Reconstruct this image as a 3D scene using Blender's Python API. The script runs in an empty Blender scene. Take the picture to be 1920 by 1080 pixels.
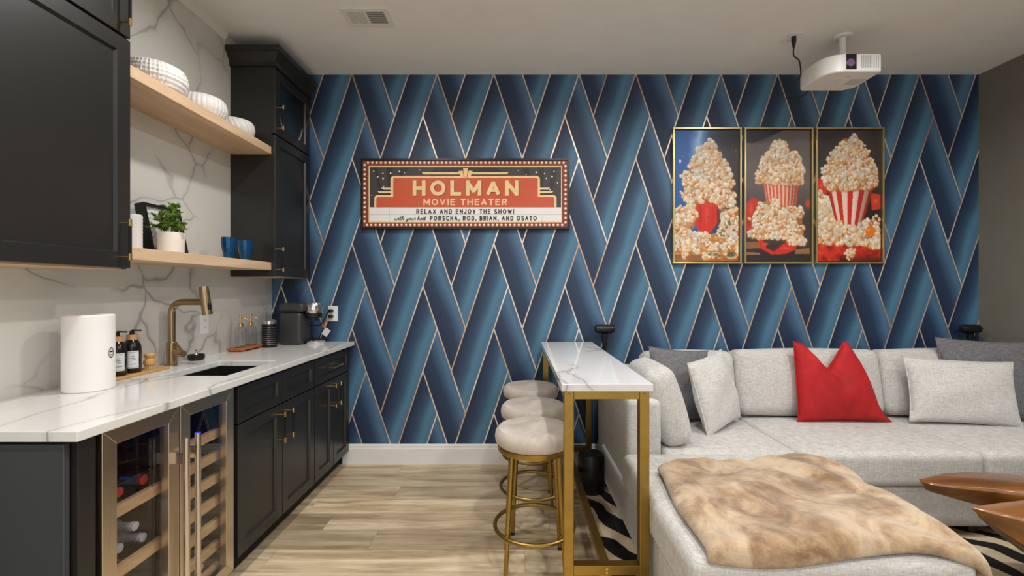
import bpy, bmesh, math, random
import numpy as np
from mathutils import Vector, Matrix, Euler

random.seed(7)
S = bpy.context.scene
C = S.collection
PI = math.pi

# ------------------------------------------------------------------ camera
F, CX, CY, EYE = 840.0, 966.0, 542.0, 1.31
cam_d = bpy.data.cameras.new('camera'); cam = bpy.data.objects.new('camera', cam_d); C.objects.link(cam)
cam.location = (0, 0, EYE); cam.rotation_euler = (PI/2, 0, 0)
cam_d.sensor_width = 36.0; cam_d.lens = F/1920*36.0
cam_d.shift_x = -(CX-960)/1920; cam_d.shift_y = (CY-540)/1920
cam_d.clip_start = 0.02
S.camera = cam

# ------------------------------------------------------------------ world, exposure
W = bpy.data.worlds.new('world'); S.world = W; W.use_nodes = True
bg = W.node_tree.nodes['Background']
bg.inputs[0].default_value = (0.95, 0.98, 1.0, 1); bg.inputs[1].default_value = 0.85
S.view_settings.view_transform = 'Standard'; S.view_settings.look = 'None'
S.view_settings.exposure = 0.42; S.view_settings.gamma = 1.0
S.view_settings.use_curve_mapping = False
CAN_POWER = 11.0
CANS = [(-0.80, 1.95), (0.55, 1.95), (1.90, 1.95), (-0.80, 0.35), (0.55, 0.35), (1.90, 0.35), (3.0, 1.2), (0.55, -1.2), (1.90, -1.2)]

# room numbers
YB = 3.36; XL = -1.825; XR = 3.476; ZC = 2.918; YF = -2.6
def P(px, py, Y): return ((px-CX)*Y/F, Y, EYE-(py-CY)*Y/F)

# ------------------------------------------------------------------ materials
def lin(c):
    r = []
    for v in c[:3]:
        v = v/255.0
        r.append(v/12.92 if v <= 0.04045 else ((v+0.055)/1.055)**2.4)
    return (r[0], r[1], r[2], 1.0)

class NT:
    def __init__(s, name):
        s.m = bpy.data.materials.new(name); s.m.use_nodes = True
        s.t = s.m.node_tree; s.b = s.t.nodes['Principled BSDF']; s.o = s.t.nodes['Material Output']
    def n(s, ty, **kw):
        x = s.t.nodes.new(ty)
        for k, v in kw.items(): setattr(x, k, v)
        return x
    def put(s, sock, v):
        if isinstance(v, bpy.types.NodeSocket): s.t.links.new(v, sock)
        else: sock.default_value = v
    def math(s, op, a, b=None, c=None, clamp=False):
        x = s.n('ShaderNodeMath', operation=op); x.use_clamp = clamp
        s.put(x.inputs[0], a)
        if b is not None: s.put(x.inputs[1], b)
        if c is not None: s.put(x.inputs[2], c)
        return x.outputs[0]
    def coord(s, which='Object', scale=(1,1,1), loc=(0,0,0), rot=(0,0,0)):
        t = s.n('ShaderNodeTexCoord'); m = s.n('ShaderNodeMapping')
        m.inputs['Scale'].default_value = scale; m.inputs['Location'].default_value = loc; m.inputs['Rotation'].default_value = rot
        s.t.links.new(t.outputs[which], m.inputs[0]); return m.outputs[0]
    def noise(s, vec, scale, detail=3, rough=0.5, dist=0.0):
        x = s.n('ShaderNodeTexNoise'); s.put(x.inputs['Vector'], vec)
        x.inputs['Scale'].default_value = scale; x.inputs['Detail'].default_value = detail
        x.inputs['Roughness'].default_value = rough; x.inputs['Distortion'].default_value = dist
        return x
    def ramp(s, fac, stops, interp='LINEAR'):
        x = s.n('ShaderNodeValToRGB'); s.put(x.inputs[0], fac); e = x.color_ramp.elements
        x.color_ramp.interpolation = interp
        while len(e) < len(stops): e.new(0.5)
        for i, (p, c) in enumerate(stops):
            e[i].position = p; e[i].color = c if len(c) == 4 else (c[0], c[1], c[2], 1)
        return x.outputs[0]
    def mix(s, fac, a, b, blend='MIX'):
        x = s.n('ShaderNodeMix', data_type='RGBA', blend_type=blend)
        s.put(x.inputs[0], fac); s.put(x.inputs[6], a); s.put(x.inputs[7], b); return x.outputs[2]
    def bump(s, h, strength=0.3, dist=0.002):
        x = s.n('ShaderNodeBump'); x.inputs['Strength'].default_value = strength; x.inputs['Distance'].default_value = dist
        s.put(x.inputs['Height'], h); s.t.links.new(x.outputs[0], s.b.inputs['Normal'])
    def set(s, color=None, rough=None, metal=None, **kw):
        if color is not None: s.put(s.b.inputs['Base Color'], color)
        if rough is not None: s.put(s.b.inputs['Roughness'], rough)
        if metal is not None: s.put(s.b.inputs['Metallic'], metal)
        for k, v in kw.items(): s.put(s.b.inputs[k], v)
        return s

MATS = {}
def plain(name, rgb, rough=0.5, metal=0.0, var=0.06, vscale=6.0, bump=0.0, bscale=200.0, **kw):
    if name in MATS: return MATS[name]
    k = NT(name); v = k.coord()
    c = lin(rgb); d = tuple(min(1, x*(1-var)) for x in c[:3])+(1,); l = tuple(min(1, x*(1+var)) for x in c[:3])+(1,)
    nz = k.noise(v, vscale, 3)
    k.set(k.ramp(nz.outputs[0], [(0.3, d), (0.7, l)]), rough, metal, **kw)
    if bump: k.bump(k.noise(v, bscale, 2).outputs[0], bump, 0.001)
    MATS[name] = k.m; return k.m

def emit(name, rgb, strength):
    k = NT(name); k.set(lin(rgb), 0.5); k.b.inputs['Emission Color'].default_value = lin(rgb); k.b.inputs['Emission Strength'].default_value = strength
    return k.m

def wallpaper():
    k = NT('chevron_wallpaper'); t = k.n('ShaderNodeTexCoord'); sp = k.n('ShaderNodeSeparateXYZ')
    k.t.links.new(t.outputs['Object'], sp.inputs[0]); x, z = sp.outputs[0], sp.outputs[2]
    M = k.math
    U = M('DIVIDE', M('ADD', x, 1.224), 0.1064); V = M('DIVIDE', M('SUBTRACT', 2.926, z), 0.3188)
    kk = M('FLOOR', M('DIVIDE', U, 5.0)); u = M('SUBTRACT', U, M('MULTIPLY', kk, 5.0)); v = M('SUBTRACT', V, kk)
    m = M('SUBTRACT', v, M('MULTIPLY', M('FLOOR', M('DIVIDE', v, 2.0)), 2.0))
    m1 = M('ABSOLUTE', M('SUBTRACT', m, 1.0)); d0 = M('SUBTRACT', 1.0, m1)
    inA = M('LESS_THAN', m1, M('SUBTRACT', 1.0, u))
    inB = M('MULTIPLY', M('LESS_THAN', d0, M('SUBTRACT', u, 2.0)), M('GREATER_THAN', u, 2.0))
    inC = M('GREATER_THAN', u, 3.0)
    sl = M('MAXIMUM', inA, M('MAXIMUM', inB, inC))
    fr = lambda e: M('SUBTRACT', e, M('FLOOR', e))
    tt = fr(M('DIVIDE', M('ADD', u, v), 2.0)); ss = fr(M('DIVIDE', M('SUBTRACT', u, v), 2.0))
    nz = k.noise(t.outputs['Object'], 2.2, 2)
    wob = M('MULTIPLY', M('SUBTRACT', nz.outputs[0], 0.5), 0.35)
    gA = M('ADD', tt, wob, clamp=True); gB = M('ADD', ss, wob, clamp=True)
    dk, md, lt = lin((20, 40, 66)), lin((52, 84, 112)), lin((78, 124, 152))
    cA = k.ramp(gA, [(0.04, dk), (0.30, lin((38, 60, 90))), (0.50, md), (0.72, lt), (1.0, lin((74, 110, 140)))])
    cB = k.ramp(gB, [(0.05, lin((26, 44, 72))), (0.45, lin((34, 56, 84))), (0.68, lin((60, 90, 122))), (0.86, lin((78, 114, 144))), (1.0, lin((68, 100, 132)))])
    col = k.mix(sl, cB, cA)
    mn = lambda e: M('MULTIPLY', M('MINIMUM', e, M('SUBTRACT', 1.0, e)), 2.0)
    offS = M('MULTIPLY', M('MULTIPLY', M('GREATER_THAN', u, 1.0), M('LESS_THAN', u, 2.0)), 9.0)
    offB = M('MULTIPLY', M('GREATER_THAN', u, 3.0), 9.0)
    d = M('MINIMUM', M('ADD', mn(tt), offS), M('ADD', mn(ss), offB))
    line = M('LESS_THAN', d, 0.046)
    gold = k.ramp(k.noise(t.outputs['Object'], 3.0, 2).outputs[0], [(0.35, lin((196, 160, 128))), (0.65, lin((236, 226, 212)))])
    k.set(k.mix(line, col, gold), M('SUBTRACT', 0.52, M('MULTIPLY', line, 0.17)), M('MULTIPLY', line, 0.45))
    return k.m

def marble(name, scale=1.6, base=(226, 224, 217), vein=(120, 115, 108), stretch=(1,1,1), rot=(0,0,0), width=0.016, rough=0.18, soft=0.35, thr=0.47):
    k = NT(name); v = k.coord(scale=stretch, rot=rot)
    nz = k.noise(v, 2.0, 3, 0.5); add = k.n('ShaderNodeVectorMath', operation='MULTIPLY_ADD')
    k.t.links.new(nz.outputs['Color'], add.inputs[0]); add.inputs[1].default_value = (0.42, 0.42, 0.42); k.t.links.new(v, add.inputs[2])
    vo = k.n('ShaderNodeTexVoronoi', feature='DISTANCE_TO_EDGE'); k.t.links.new(add.outputs[0], vo.inputs['Vector']); vo.inputs['Scale'].default_value = scale
    sel = k.noise(v, 1.5, 2); selr = k.ramp(sel.outputs[0], [(thr, (0,0,0,1)), (thr+0.12, (1,1,1,1))])
    wn = k.noise(v, 5.0, 3)
    wd = k.math('MULTIPLY', wn.outputs[0], width*2)
    core = k.math('SUBTRACT', 1.0, k.math('DIVIDE', vo.outputs[0], wd), clamp=True)
    core = k.math('MULTIPLY', core, k.math('MULTIPLY', selr, 0.8), clamp=True)
    halo = k.math('MULTIPLY', k.math('SUBTRACT', 1.0, k.math('DIVIDE', vo.outputs[0], width*5), clamp=True), k.math('MULTIPLY', selr, soft))
    cl = k.noise(v, 1.3, 3)
    bs = k.ramp(cl.outputs[0], [(0.3, lin(tuple(c-10 for c in base))), (0.7, lin(base))])
    col = k.mix(halo, bs, lin(tuple(int(a*0.45+b*0.55) for a, b in zip(vein, base))))
    k.set(k.mix(core, col, lin(vein)), rough)
    return k.m

def wood_floor():
    k = NT('plank_oak'); v = k.coord(scale=(0.9, 9.0, 1.0))
    oi = k.n('ShaderNodeObjectInfo')
    off = k.n('ShaderNodeVectorMath', operation='ADD'); k.t.links.new(v, off.inputs[0])
    cb = k.n('ShaderNodeCombineXYZ'); k.put(cb.inputs[0], k.math('MULTIPLY', oi.outputs['Random'], 37.0)); k.put(cb.inputs[1], k.math('MULTIPLY', oi.outputs['Random'], 91.0))
    k.t.links.new(cb.outputs[0], off.inputs[1])
    g1 = k.noise(off.outputs[0], 1.5, 3, 0.5, 0.6); g2 = k.noise(off.outputs[0], 7.0, 5, 0.6, 0.4)
    c1 = k.ramp(g1.outputs[0], [(0.36, lin((160, 134, 102))), (0.5, lin((214, 192, 156))), (0.62, lin((240, 222, 190)))])
    c2 = k.ramp(g2.outputs[0], [(0.35, lin((180, 156, 122))), (0.62, lin((234, 214, 180)))])
    c = k.mix(0.38, c1, c2)
    tone = k.ramp(oi.outputs['Random'], [(0.0, (0.62,0.60,0.58,1)), (0.5, (0.92,0.91,0.90,1)), (1.0, (1.10,1.08,1.05,1))])
    k.set(k.mix(1.0, c, tone, 'MULTIPLY'), 0.38)
    k.bump(g2.outputs[0], 0.12, 0.001)
    return k.m

def grainwood(name, a, b, axis='Y', rough=0.45, sc=1.0, coat=0.0):
    st = {'X': (1.2, 14, 14), 'Y': (14, 1.2, 14), 'Z': (14, 14, 1.2)}[axis]
    k = NT(name); v = k.coord(scale=tuple(q*sc for q in st)); g = k.noise(v, 1.6, 5, 0.6, 0.7)
    k.set(k.ramp(g.outputs[0], [(0.3, lin(a)), (0.7, lin(b))]), rough)
    k.b.inputs['Coat Weight'].default_value = coat; k.b.inputs['Coat Roughness'].default_value = 0.12
    k.bump(g.outputs[0], 0.08, 0.001); return k.m

def fabric(name, a, b, sc=1.0, rough=0.92, sheen=0.25):
    k = NT(name)
    n1 = k.noise(k.coord(scale=(30*sc, 30*sc, 260*sc)), 1.0, 3, 0.6); n2 = k.noise(k.coord(scale=(260*sc, 200*sc, 30*sc)), 1.0, 3, 0.6)
    w = k.math('MULTIPLY', k.math('ADD', n1.outputs[0], n2.outputs[0]), 0.5)
    k.set(k.ramp(w, [(0.36, lin(a)), (0.62, lin(b))]), rough)
    k.b.inputs['Sheen Weight'].default_value = sheen
    k.bump(w, 0.35, 0.0015); return k.m

def velvet(name, a, b, sc=6.0, sheen=0.6, bs=600.0, bstr=0.15, tint=None):
    k = NT(name); v = k.coord(); n1 = k.noise(v, sc, 4, 0.6, 0.8)
    k.set(k.ramp(n1.outputs[0], [(0.34, lin(a)), (0.66, lin(b))]), 0.75)
    k.b.inputs['Sheen Weight'].default_value = sheen; k.b.inputs['Sheen Roughness'].default_value = 0.4
    if tint: k.b.inputs['Sheen Tint'].default_value = lin(tint)
    k.bump(k.noise(v, bs, 2).outputs[0], bstr, 0.001); return k.m

def fur():
    k = NT('plush_throw'); v = k.coord(); n1 = k.noise(v, 4.6, 4, 0.62, 1.1); n2 = k.noise(v, 30, 4, 0.7)
    n3 = k.noise(k.coord(scale=(1, 1, 1)), 420, 2)
    w = k.math('ADD', k.math('MULTIPLY', n1.outputs[0], 0.8), k.math('MULTIPLY', n2.outputs[0], 0.2))
    k.set(k.ramp(w, [(0.38, lin((130, 98, 64))), (0.47, lin((168, 136, 101))), (0.60, lin((204, 178, 146)))]), 0.9)
    k.b.inputs['Sheen Weight'].default_value = 0.5
    k.bump(k.math('ADD', n3.outputs[0], k.math('MULTIPLY', n2.outputs[0], 1.2)), 0.6, 0.004); return k.m

def zebra():
    k = NT('zebra_print'); v = k.coord(scale=(1, 1, 1), rot=(0, 0, -0.62))
    nz = k.noise(v, 2.4, 2, 0.5); add = k.n('ShaderNodeVectorMath', operation='MULTIPLY_ADD')
    k.t.links.new(nz.outputs['Color'], add.inputs[0]); add.inputs[1].default_value = (0.3, 0.3, 0.0); k.t.links.new(v, add.inputs[2])
    wv = k.n('ShaderNodeTexWave', wave_type='BANDS', bands_direction='X'); k.t.links.new(add.outputs[0], wv.inputs['Vector'])
    wv.inputs['Scale'].default_value = 1.9; wv.inputs['Distortion'].default_value = 2.4; wv.inputs['Detail'].default_value = 1.0; wv.inputs['Detail Scale'].default_value = 0.9
    k.set(k.ramp(wv.outputs['Fac'], [(0.50, lin((18, 16, 15))), (0.56, lin((214, 196, 164)))]), 0.9)
    k.bump(k.noise(v, 300, 2).outputs[0], 0.4, 0.002); return k.m

def glass(name, tint=(0.9, 0.92, 0.92), rough=0.0, refl=1.45):
    k = NT(name); t = k.t; t.nodes.remove(k.b)
    tr = k.n('ShaderNodeBsdfTransparent'); tr.inputs[0].default_value = tint+(1,)
    gl = k.n('ShaderNodeBsdfGlossy'); gl.inputs['Roughness'].default_value = rough
    lw = k.n('ShaderNodeLayerWeight'); lw.inputs[0].default_value = 0.5; f0 = ((refl-1)/(refl+1))**2
    fr = k.math('ADD', f0, k.math('MULTIPLY', k.math('POWER', lw.outputs['Facing'], 4.0), 1-f0))
    nz = k.noise(k.coord(), 2.0, 1); fac = k.math('MULTIPLY', fr, k.math('ADD', 0.9, k.math('MULTIPLY', nz.outputs[0], 0.2)))
    mx = k.n('ShaderNodeMixShader'); k.put(mx.inputs[0], fac); t.links.new(tr.outputs[0], mx.inputs[1]); t.links.new(gl.outputs[0], mx.inputs[2])
    t.links.new(mx.outputs[0], k.o.inputs[0]); return k.m

def brushed(name, rgb, rough=0.32, axis='Z'):
    st = {'X': (4, 300, 300), 'Y': (300, 4, 300), 'Z': (300, 300, 4)}[axis]
    k = NT(name); g = k.noise(k.coord(scale=st), 1.0, 2); c = lin(rgb)
    k.set(k.ramp(g.outputs[0], [(0.3, tuple(q*0.9 for q in c[:3])+(1,)), (0.7, c)]), k.math('ADD', rough-0.05, k.math('MULTIPLY', g.outputs[0], 0.1)), 1.0); return k.m

def vcol(name, rough=0.45):
    k = NT(name); a = k.n('ShaderNodeVertexColor'); a.layer_name = 'Col'
    nz = k.noise(k.coord(), 90, 2); c = k.mix(0.06, a.outputs[0], nz.outputs['Color'], 'OVERLAY'); k.set(c, rough); return k.m

m_wall = wallpaper(); m_splash = marble('marble_backsplash', 2.6, vein=(150, 147, 140), thr=0.42, width=0.022)
m_count = marble('marble_counter', 1.5, (232, 231, 227), (150, 146, 140), (2.6, 0.8, 1), (0, 0, 0.35), 0.014, 0.14, thr=0.42)
m_ttop = marble('marble_table', 3.0, (230, 229, 228), (128, 124, 122), (1.6, 0.9, 1.0), (0, 0, -0.6), 0.03, 0.10, 0.6, 0.40)
m_ceil = plain('ceiling_paint', (240, 239, 236), 0.9, var=0.02); m_greywall = plain('grey_paint', (122, 118, 106), 0.85, var=0.03)
m_trim = plain('white_trim', (232, 229, 224), 0.45, var=0.02)
m_floor = wood_floor(); m_sub = plain('subfloor', (70, 55, 42), 0.9)
m_cab = plain('black_cabinet', (37, 36, 34), 0.36, var=0.08, vscale=3); m_endpan = plain('charcoal_panel', (62, 66, 70), 0.42, var=0.06, vscale=3)
m_cabin = plain('cabinet_matte_black', (14, 13, 12), 0.8)  # matte near-black for cooler body, plinth, toe kicks and end cabinet body
m_shelf = grainwood('pale_oak_shelf', (206, 170, 132), (232, 202, 168), 'Y', 0.5, 0.7)
m_under = grainwood('maple_cabinet_bottom', (196, 160, 122), (220, 188, 150), 'Y', 0.5)
m_slat = grainwood('beech_slat', (196, 158, 112), (226, 194, 150), 'Y', 0.55)
m_steel = brushed('stainless_steel', (222, 208, 190), 0.3, 'Z'); m_steelh = brushed('stainless_rail', (214, 198, 178), 0.3, 'Y')
m_chrome = plain('chrome', (220, 220, 222), 0.1, 1.0, 0.02); m_handle = brushed('satin_steel_tube', (222, 214, 204), 0.22)
m_gold = plain('brushed_gold', (166, 136, 72), 0.38, 1.0, 0.08, 20); m_brass = plain('polished_brass', (224, 188, 126), 0.25, 1.0, 0.05)
m_champ = brushed('champagne_brass', (178, 154, 116), 0.26, 'Z'); m_black = plain('black_plastic', (18, 18, 18), 0.4); m_blackm = plain('black_metal', (24, 23, 22), 0.35, 0.3)
m_white = plain('white_plastic', (236, 235, 232), 0.4, var=0.02); m_ceram = plain('white_ceramic', (236, 234, 230), 0.5, var=0.03)
m_paper = plain('paper_towel', (240, 238, 234), 0.95, var=0.03, bump=0.35, bscale=160)
m_sofa = fabric('linen_sofa', (172, 170, 165), (212, 209, 204)); m_greyp = fabric('grey_linen', (84, 83, 86), (128, 126, 128), 1.0, 0.92, 0.1); m_whitep = fabric('oatmeal_linen', (184, 182, 177), (220, 217, 212), 0.8)
m_red = velvet('red_velvet', (158, 10, 16), (194, 20, 26), 5.0, 0.15, tint=(255, 60, 60)); m_seat = velvet('taupe_velvet', (178, 166, 154), (208, 198, 186), 6.0, 0.35)
m_fur = fur(); m_zebra = zebra(); m_glass = glass('door_glass', (0.94, 0.93, 0.92), 0.0, 1.5); m_clear = glass('clear_glass', (0.90, 0.92, 0.93), 0.06, 1.5)
m_pet = plain('clear_bottle_plastic', (206, 212, 218), 0.12, 0.0, 0.2, 40, Alpha=0.38)
m_teak = grainwood('teak_root', (98, 58, 22), (158, 102, 46), 'X', 0.32, 0.45, 0.3)
m_bamboo = grainwood('bamboo', (196, 146, 84), (222, 178, 116), 'Z', 0.5); m_orangewood = grainwood('acacia_tray', (150, 84, 40), (186, 112, 60), 'Y', 0.4)
m_traywood = grainwood('light_wood_tray', (184, 138, 80), (214, 172, 112), 'Y', 0.5)
m_soap = plain('amber_black_bottle', (26, 20, 16), 0.16); m_label = plain('white_label', (222, 224, 224), 0.6)
m_blueg = plain('blue_glass', (18, 76, 122), 0.10, 0.35, 0.3, 60); m_leaf = plain('leaf_green', (98, 132, 46), 0.5, var=0.35, vscale=25); m_soil = plain('soil', (50, 38, 28), 0.95)
m_pot = plain('cream_pot', (232, 222, 208), 0.6); m_sink = plain('dark_sink', (44, 40, 36), 0.3, 0.5); m_cofgrey = plain('graphite_plastic', (58, 57, 55), 0.38)
m_dchrome = plain('dark_chrome', (70, 70, 72), 0.22, 0.9); m_rubber = plain('dark_rubber', (22, 20, 18), 0.7)
m_led = emit('blue_led', (40, 40, 255), 6.0); m_bulb = emit('can_lens', (255, 240, 220), 6.0)

# ------------------------------------------------------------------ mesh builder
class MB:
    def __init__(s): s.v = []; s.f = []; s.x = None
    def add(s, vs, fs):
        o = len(s.v); s.v += [tuple(v) for v in vs]; s.f += [tuple(i+o for i in f) for f in fs]; return s
    def box(s, x0, x1, y0, y1, z0, z1):
        vs = [(x0,y0,z0),(x1,y0,z0),(x1,y1,z0),(x0,y1,z0),(x0,y0,z1),(x1,y0,z1),(x1,y1,z1),(x0,y1,z1)]
        return s.add(vs, [(0,3,2,1),(4,5,6,7),(0,1,5,4),(1,2,6,5),(2,3,7,6),(3,0,4,7)])
    def lathe(s, prof, c=(0,0,0), axis='Z', n=24, flip=False):
        vs = []; fs = []
        for r, h in prof:
            for i in range(n):
                a = 2*PI*i/n; p, q = r*math.cos(a), r*math.sin(a)
                if axis == 'Z': vs.append((c[0]+p, c[1]+q, c[2]+h))
                elif axis == 'X': vs.append((c[0]+h, c[1]+p, c[2]+q))
                else: vs.append((c[0]+q, c[1]+h, c[2]+p))
        for j in range(len(prof)-1):
            for i in range(n):
                k = (i+1) % n; fs.append((j*n+i, j*n+k, (j+1)*n+k, (j+1)*n+i))
        fs.append(tuple(reversed(range(n)))); m = (len(prof)-1)*n; fs.append(tuple(range(m, m+n)))
        return s.add(vs, fs)
    def tube(s, path, r, n=10, closed=False):
        path = [Vector(p) for p in path]; L = len(path); rs = r if isinstance(r, (list, tuple)) else [r]*L
        vs = []; fs = []; prev = None
        for i, p in enumerate(path):
            a = path[(i-1) % L] if (closed or i > 0) else p; b = path[(i+1) % L] if (closed or i < L-1) else p
            t = (b-a).normalized()
            if prev is None:
                up = Vector((0,0,1)) if abs(t.z) < 0.9 else Vector((1,0,0)); nx = t.cross(up).normalized()
            else: nx = (prev - t*prev.dot(t)).normalized()
            prev = nx; ny = t.cross(nx)
            for k in range(n):
                an = 2*PI*k/n; vs.append(p + nx*(rs[i]*math.cos(an)) + ny*(rs[i]*math.sin(an)))
        for i in range(L if closed else L-1):
            j = (i+1) % L
            for k in range(n):
                q = (k+1) % n; fs.append((i*n+k, i*n+q, j*n+q, j*n+k))
        if not closed: fs.append(tuple(reversed(range(n)))); fs.append(tuple(range((L-1)*n, L*n)))
        return s.add(vs, fs)
    def prism(s, poly, z0, z1, axis='Z'):
        n = len(poly)
        mp = {'Z': lambda a, b, h: (a, b, h), 'Y': lambda a, b, h: (a, h, b), 'X': lambda a, b, h: (h, a, b)}[axis]
        vs = [mp(a, b, z0) for a, b in poly]+[mp(a, b, z1) for a, b in poly]
        fs = [tuple(reversed(range(n))), tuple(range(n, 2*n))]+[(i, (i+1) % n, (i+1) % n+n, i+n) for i in range(n)]
        return s.add(vs, fs)
    def rbox(s, c, size, r, puff=(0,0,0), n=8, rot=None, fn=None):
        h = [q/2 for q in size]; key = {}; vs = []; fs = []
        def ts(half):
            e = 1-r/half; a = [-1+(1-e)*k/3 for k in range(4)]; b = [-e+2*e*k/n for k in range(1, n)]
            return a+b+[-q for q in reversed(a)]
        T = [ts(q) for q in h]
        R = rot.to_matrix() if rot else None
        def vid(p):
            w = [p[i]*h[i] for i in range(3)]; q = [max(-(h[i]-r), min(h[i]-r, w[i])) for i in range(3)]
            d = Vector([w[i]-q[i] for i in range(3)]); d = d.normalized()*r if d.length > 1e-9 else d
            o = Vector(q)+d
            for i in range(3):
                a, b = (i+1) % 3, (i+2) % 3
                o[i] += puff[i]*(o[i]/h[i])*max(0, 1-(o[a]/h[a])**2)*max(0, 1-(o[b]/h[b])**2)
            kk = (round(o.x, 5), round(o.y, 5), round(o.z, 5))
            if kk not in key:
                if fn: o = Vector(fn(o))
                if R: o = R @ o
                key[kk] = len(vs); vs.append(o+Vector(c))
            return key[kk]
        for ax in range(3):
            a, b = (ax+1) % 3, (ax+2) % 3
            for sg in (-1, 1):
                for i in range(len(T[a])-1):
                    for j in range(len(T[b])-1):
                        ids = []
                        for (ii, jj) in ((i,j),(i+1,j),(i+1,j+1),(i,j+1)):
                            p = [0,0,0]; p[ax] = sg; p[a] = T[a][ii]; p[b] = T[b][jj]; ids.append(vid(p))
                        if sg < 0: ids.reverse()
                        u = []
                        for q in ids:
                            if q not in u: u.append(q)
                        if len(u) > 2: fs.append(tuple(u))
        return s.add(vs, fs)
    def xf(s, fn): s.v = [tuple(fn(v)) for v in s.v]; return s

def mkmesh(name, mb, mat, off=(0,0,0), smooth=True, ang=35):
    me = bpy.data.meshes.new(name)
    me.from_pydata([(v[0]-off[0], v[1]-off[1], v[2]-off[2]) for v in mb.v], [], mb.f); me.update()
    bm = bmesh.new(); bm.from_mesh(me); bmesh.ops.recalc_face_normals(bm, faces=bm.faces); bm.to_mesh(me); bm.free()
    if smooth:
        for p in me.polygons: p.use_smooth = True
        me.set_sharp_from_angle(angle=math.radians(ang))
    me.materials.append(mat); return me
def worldloc(o):
    v = Vector((0,0,0))
    while o: v += o.location; o = o.parent
    return v
def part(name, mb, mat, parent, bevel=0, **kw):
    o = bpy.data.objects.new(name, mkmesh(name, mb, mat, worldloc(parent) if parent else (0,0,0), **kw)); C.objects.link(o); o.parent = parent
    if bevel: bev(o, bevel)
    return o
def bev(o, w, seg=2):
    m = o.modifiers.new('bevel', 'BEVEL'); m.width = w; m.segments = seg; m.limit_method = 'ANGLE'; m.angle_limit = 0.6
def tag(o, label, cat, group=None):
    o['label'] = label; o['category'] = cat
    if group: o['group'] = group
    return o
def thing(name, label, cat, loc, group=None):
    o = bpy.data.objects.new(name, None); C.objects.link(o); o.location = loc; o.empty_display_size = 0.05
    return tag(o, label, cat, group)
def single(name, label, cat, mb, mat, group=None, bevel=0, **kw):
    xs = [v[0] for v in mb.v]; ys = [v[1] for v in mb.v]; zs = [v[2] for v in mb.v]
    off = ((min(xs)+max(xs))/2, (min(ys)+max(ys))/2, min(zs))
    o = bpy.data.objects.new(name, mkmesh(name, mb, mat, off, **kw)); C.objects.link(o); o.location = off
    if bevel: bev(o, bevel)
    return tag(o, label, cat, group)
def struct(name, mb, mat, bevel=0, **kw):
    o = part(name, mb, mat, None, bevel, **kw); o['kind'] = 'structure'; return o
def copy_tree(o, loc, label):
    c = o.copy(); C.objects.link(c); c.location = loc; c['label'] = label
    for ch in list(o.children):
        d = ch.copy(); C.objects.link(d); d.parent = c
        for g in list(ch.children):
            e = g.copy(); C.objects.link(e); e.parent = d
    return c

# ------------------------------------------------------------------ room shell
fl = struct('floor', MB().box(XL-0.1, XR+0.1, YF, YB+0.1, -0.1, -0.006), m_sub)
PW = 0.181; y = 2.434
while y < YB: y += PW
r_i = 0
while y > YF+PW:
    y0, y1 = y-PW, min(y, YB-0.001); x = XL - random.uniform(0.1, 1.1)
    while x < XR:
        L = 1.24; a, b = max(x, XL+0.001), min(x+L, XR-0.001)
        if b-a > 0.05:
            cx, cy = (a+b)/2, (y0+y1)/2
            me = mkmesh('plank', MB().box(a, b-0.0012, y0+0.0006, y1-0.0006, -0.006, 0.0), m_floor, (cx, cy, 0), False)
            o = bpy.data.objects.new('plank', me); C.objects.link(o); o.parent = fl; o.location = (cx, cy, 0)
        x += L
    y -= PW
struct('ceiling', MB().box(XL-0.1, XR+0.1, YF, YB+0.1, ZC, ZC+0.1), m_ceil)
struct('wall_back', MB().box(XL-0.1, XR+0.1, YB, YB+0.1, 0, ZC), m_wall)
wl = struct('wall_left', MB().box(XL-0.1, XL-0.012, YF, YB, 0, ZC), m_greywall)
part('backsplash_slab', MB().box(XL-0.012, XL, 0.2, YB-0.0005, 0.90, ZC-0.0005), m_splash, wl)
struct('wall_right', MB().box(XR, XR+0.1, YF, YB, 0, ZC), m_greywall)
bbp = [(YB, 0), (YB-0.016, 0), (YB-0.016, 0.115), (YB-0.012, 0.125), (YB-0.012, 0.138), (YB-0.006, 0.15), (YB, 0.15)]
struct('baseboard_back', MB().prism(bbp, -1.29, XR-0.001, 'X').xf(lambda v: v), m_trim, smooth=False)
struct('baseboard_right', MB().box(XR-0.014, XR-0.0005, YF, YB-0.018, 0, 0.15), m_trim)
struct('trim_1', MB().prism([(XL, ZC-0.05), (XL+0.012, ZC-0.05), (XL+0.03, ZC-0.02), (XL+0.03, ZC-0.0005), (XL, ZC-0.0005)], 0.2, 2.80, 'Y'), m_trim, smooth=False)

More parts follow.
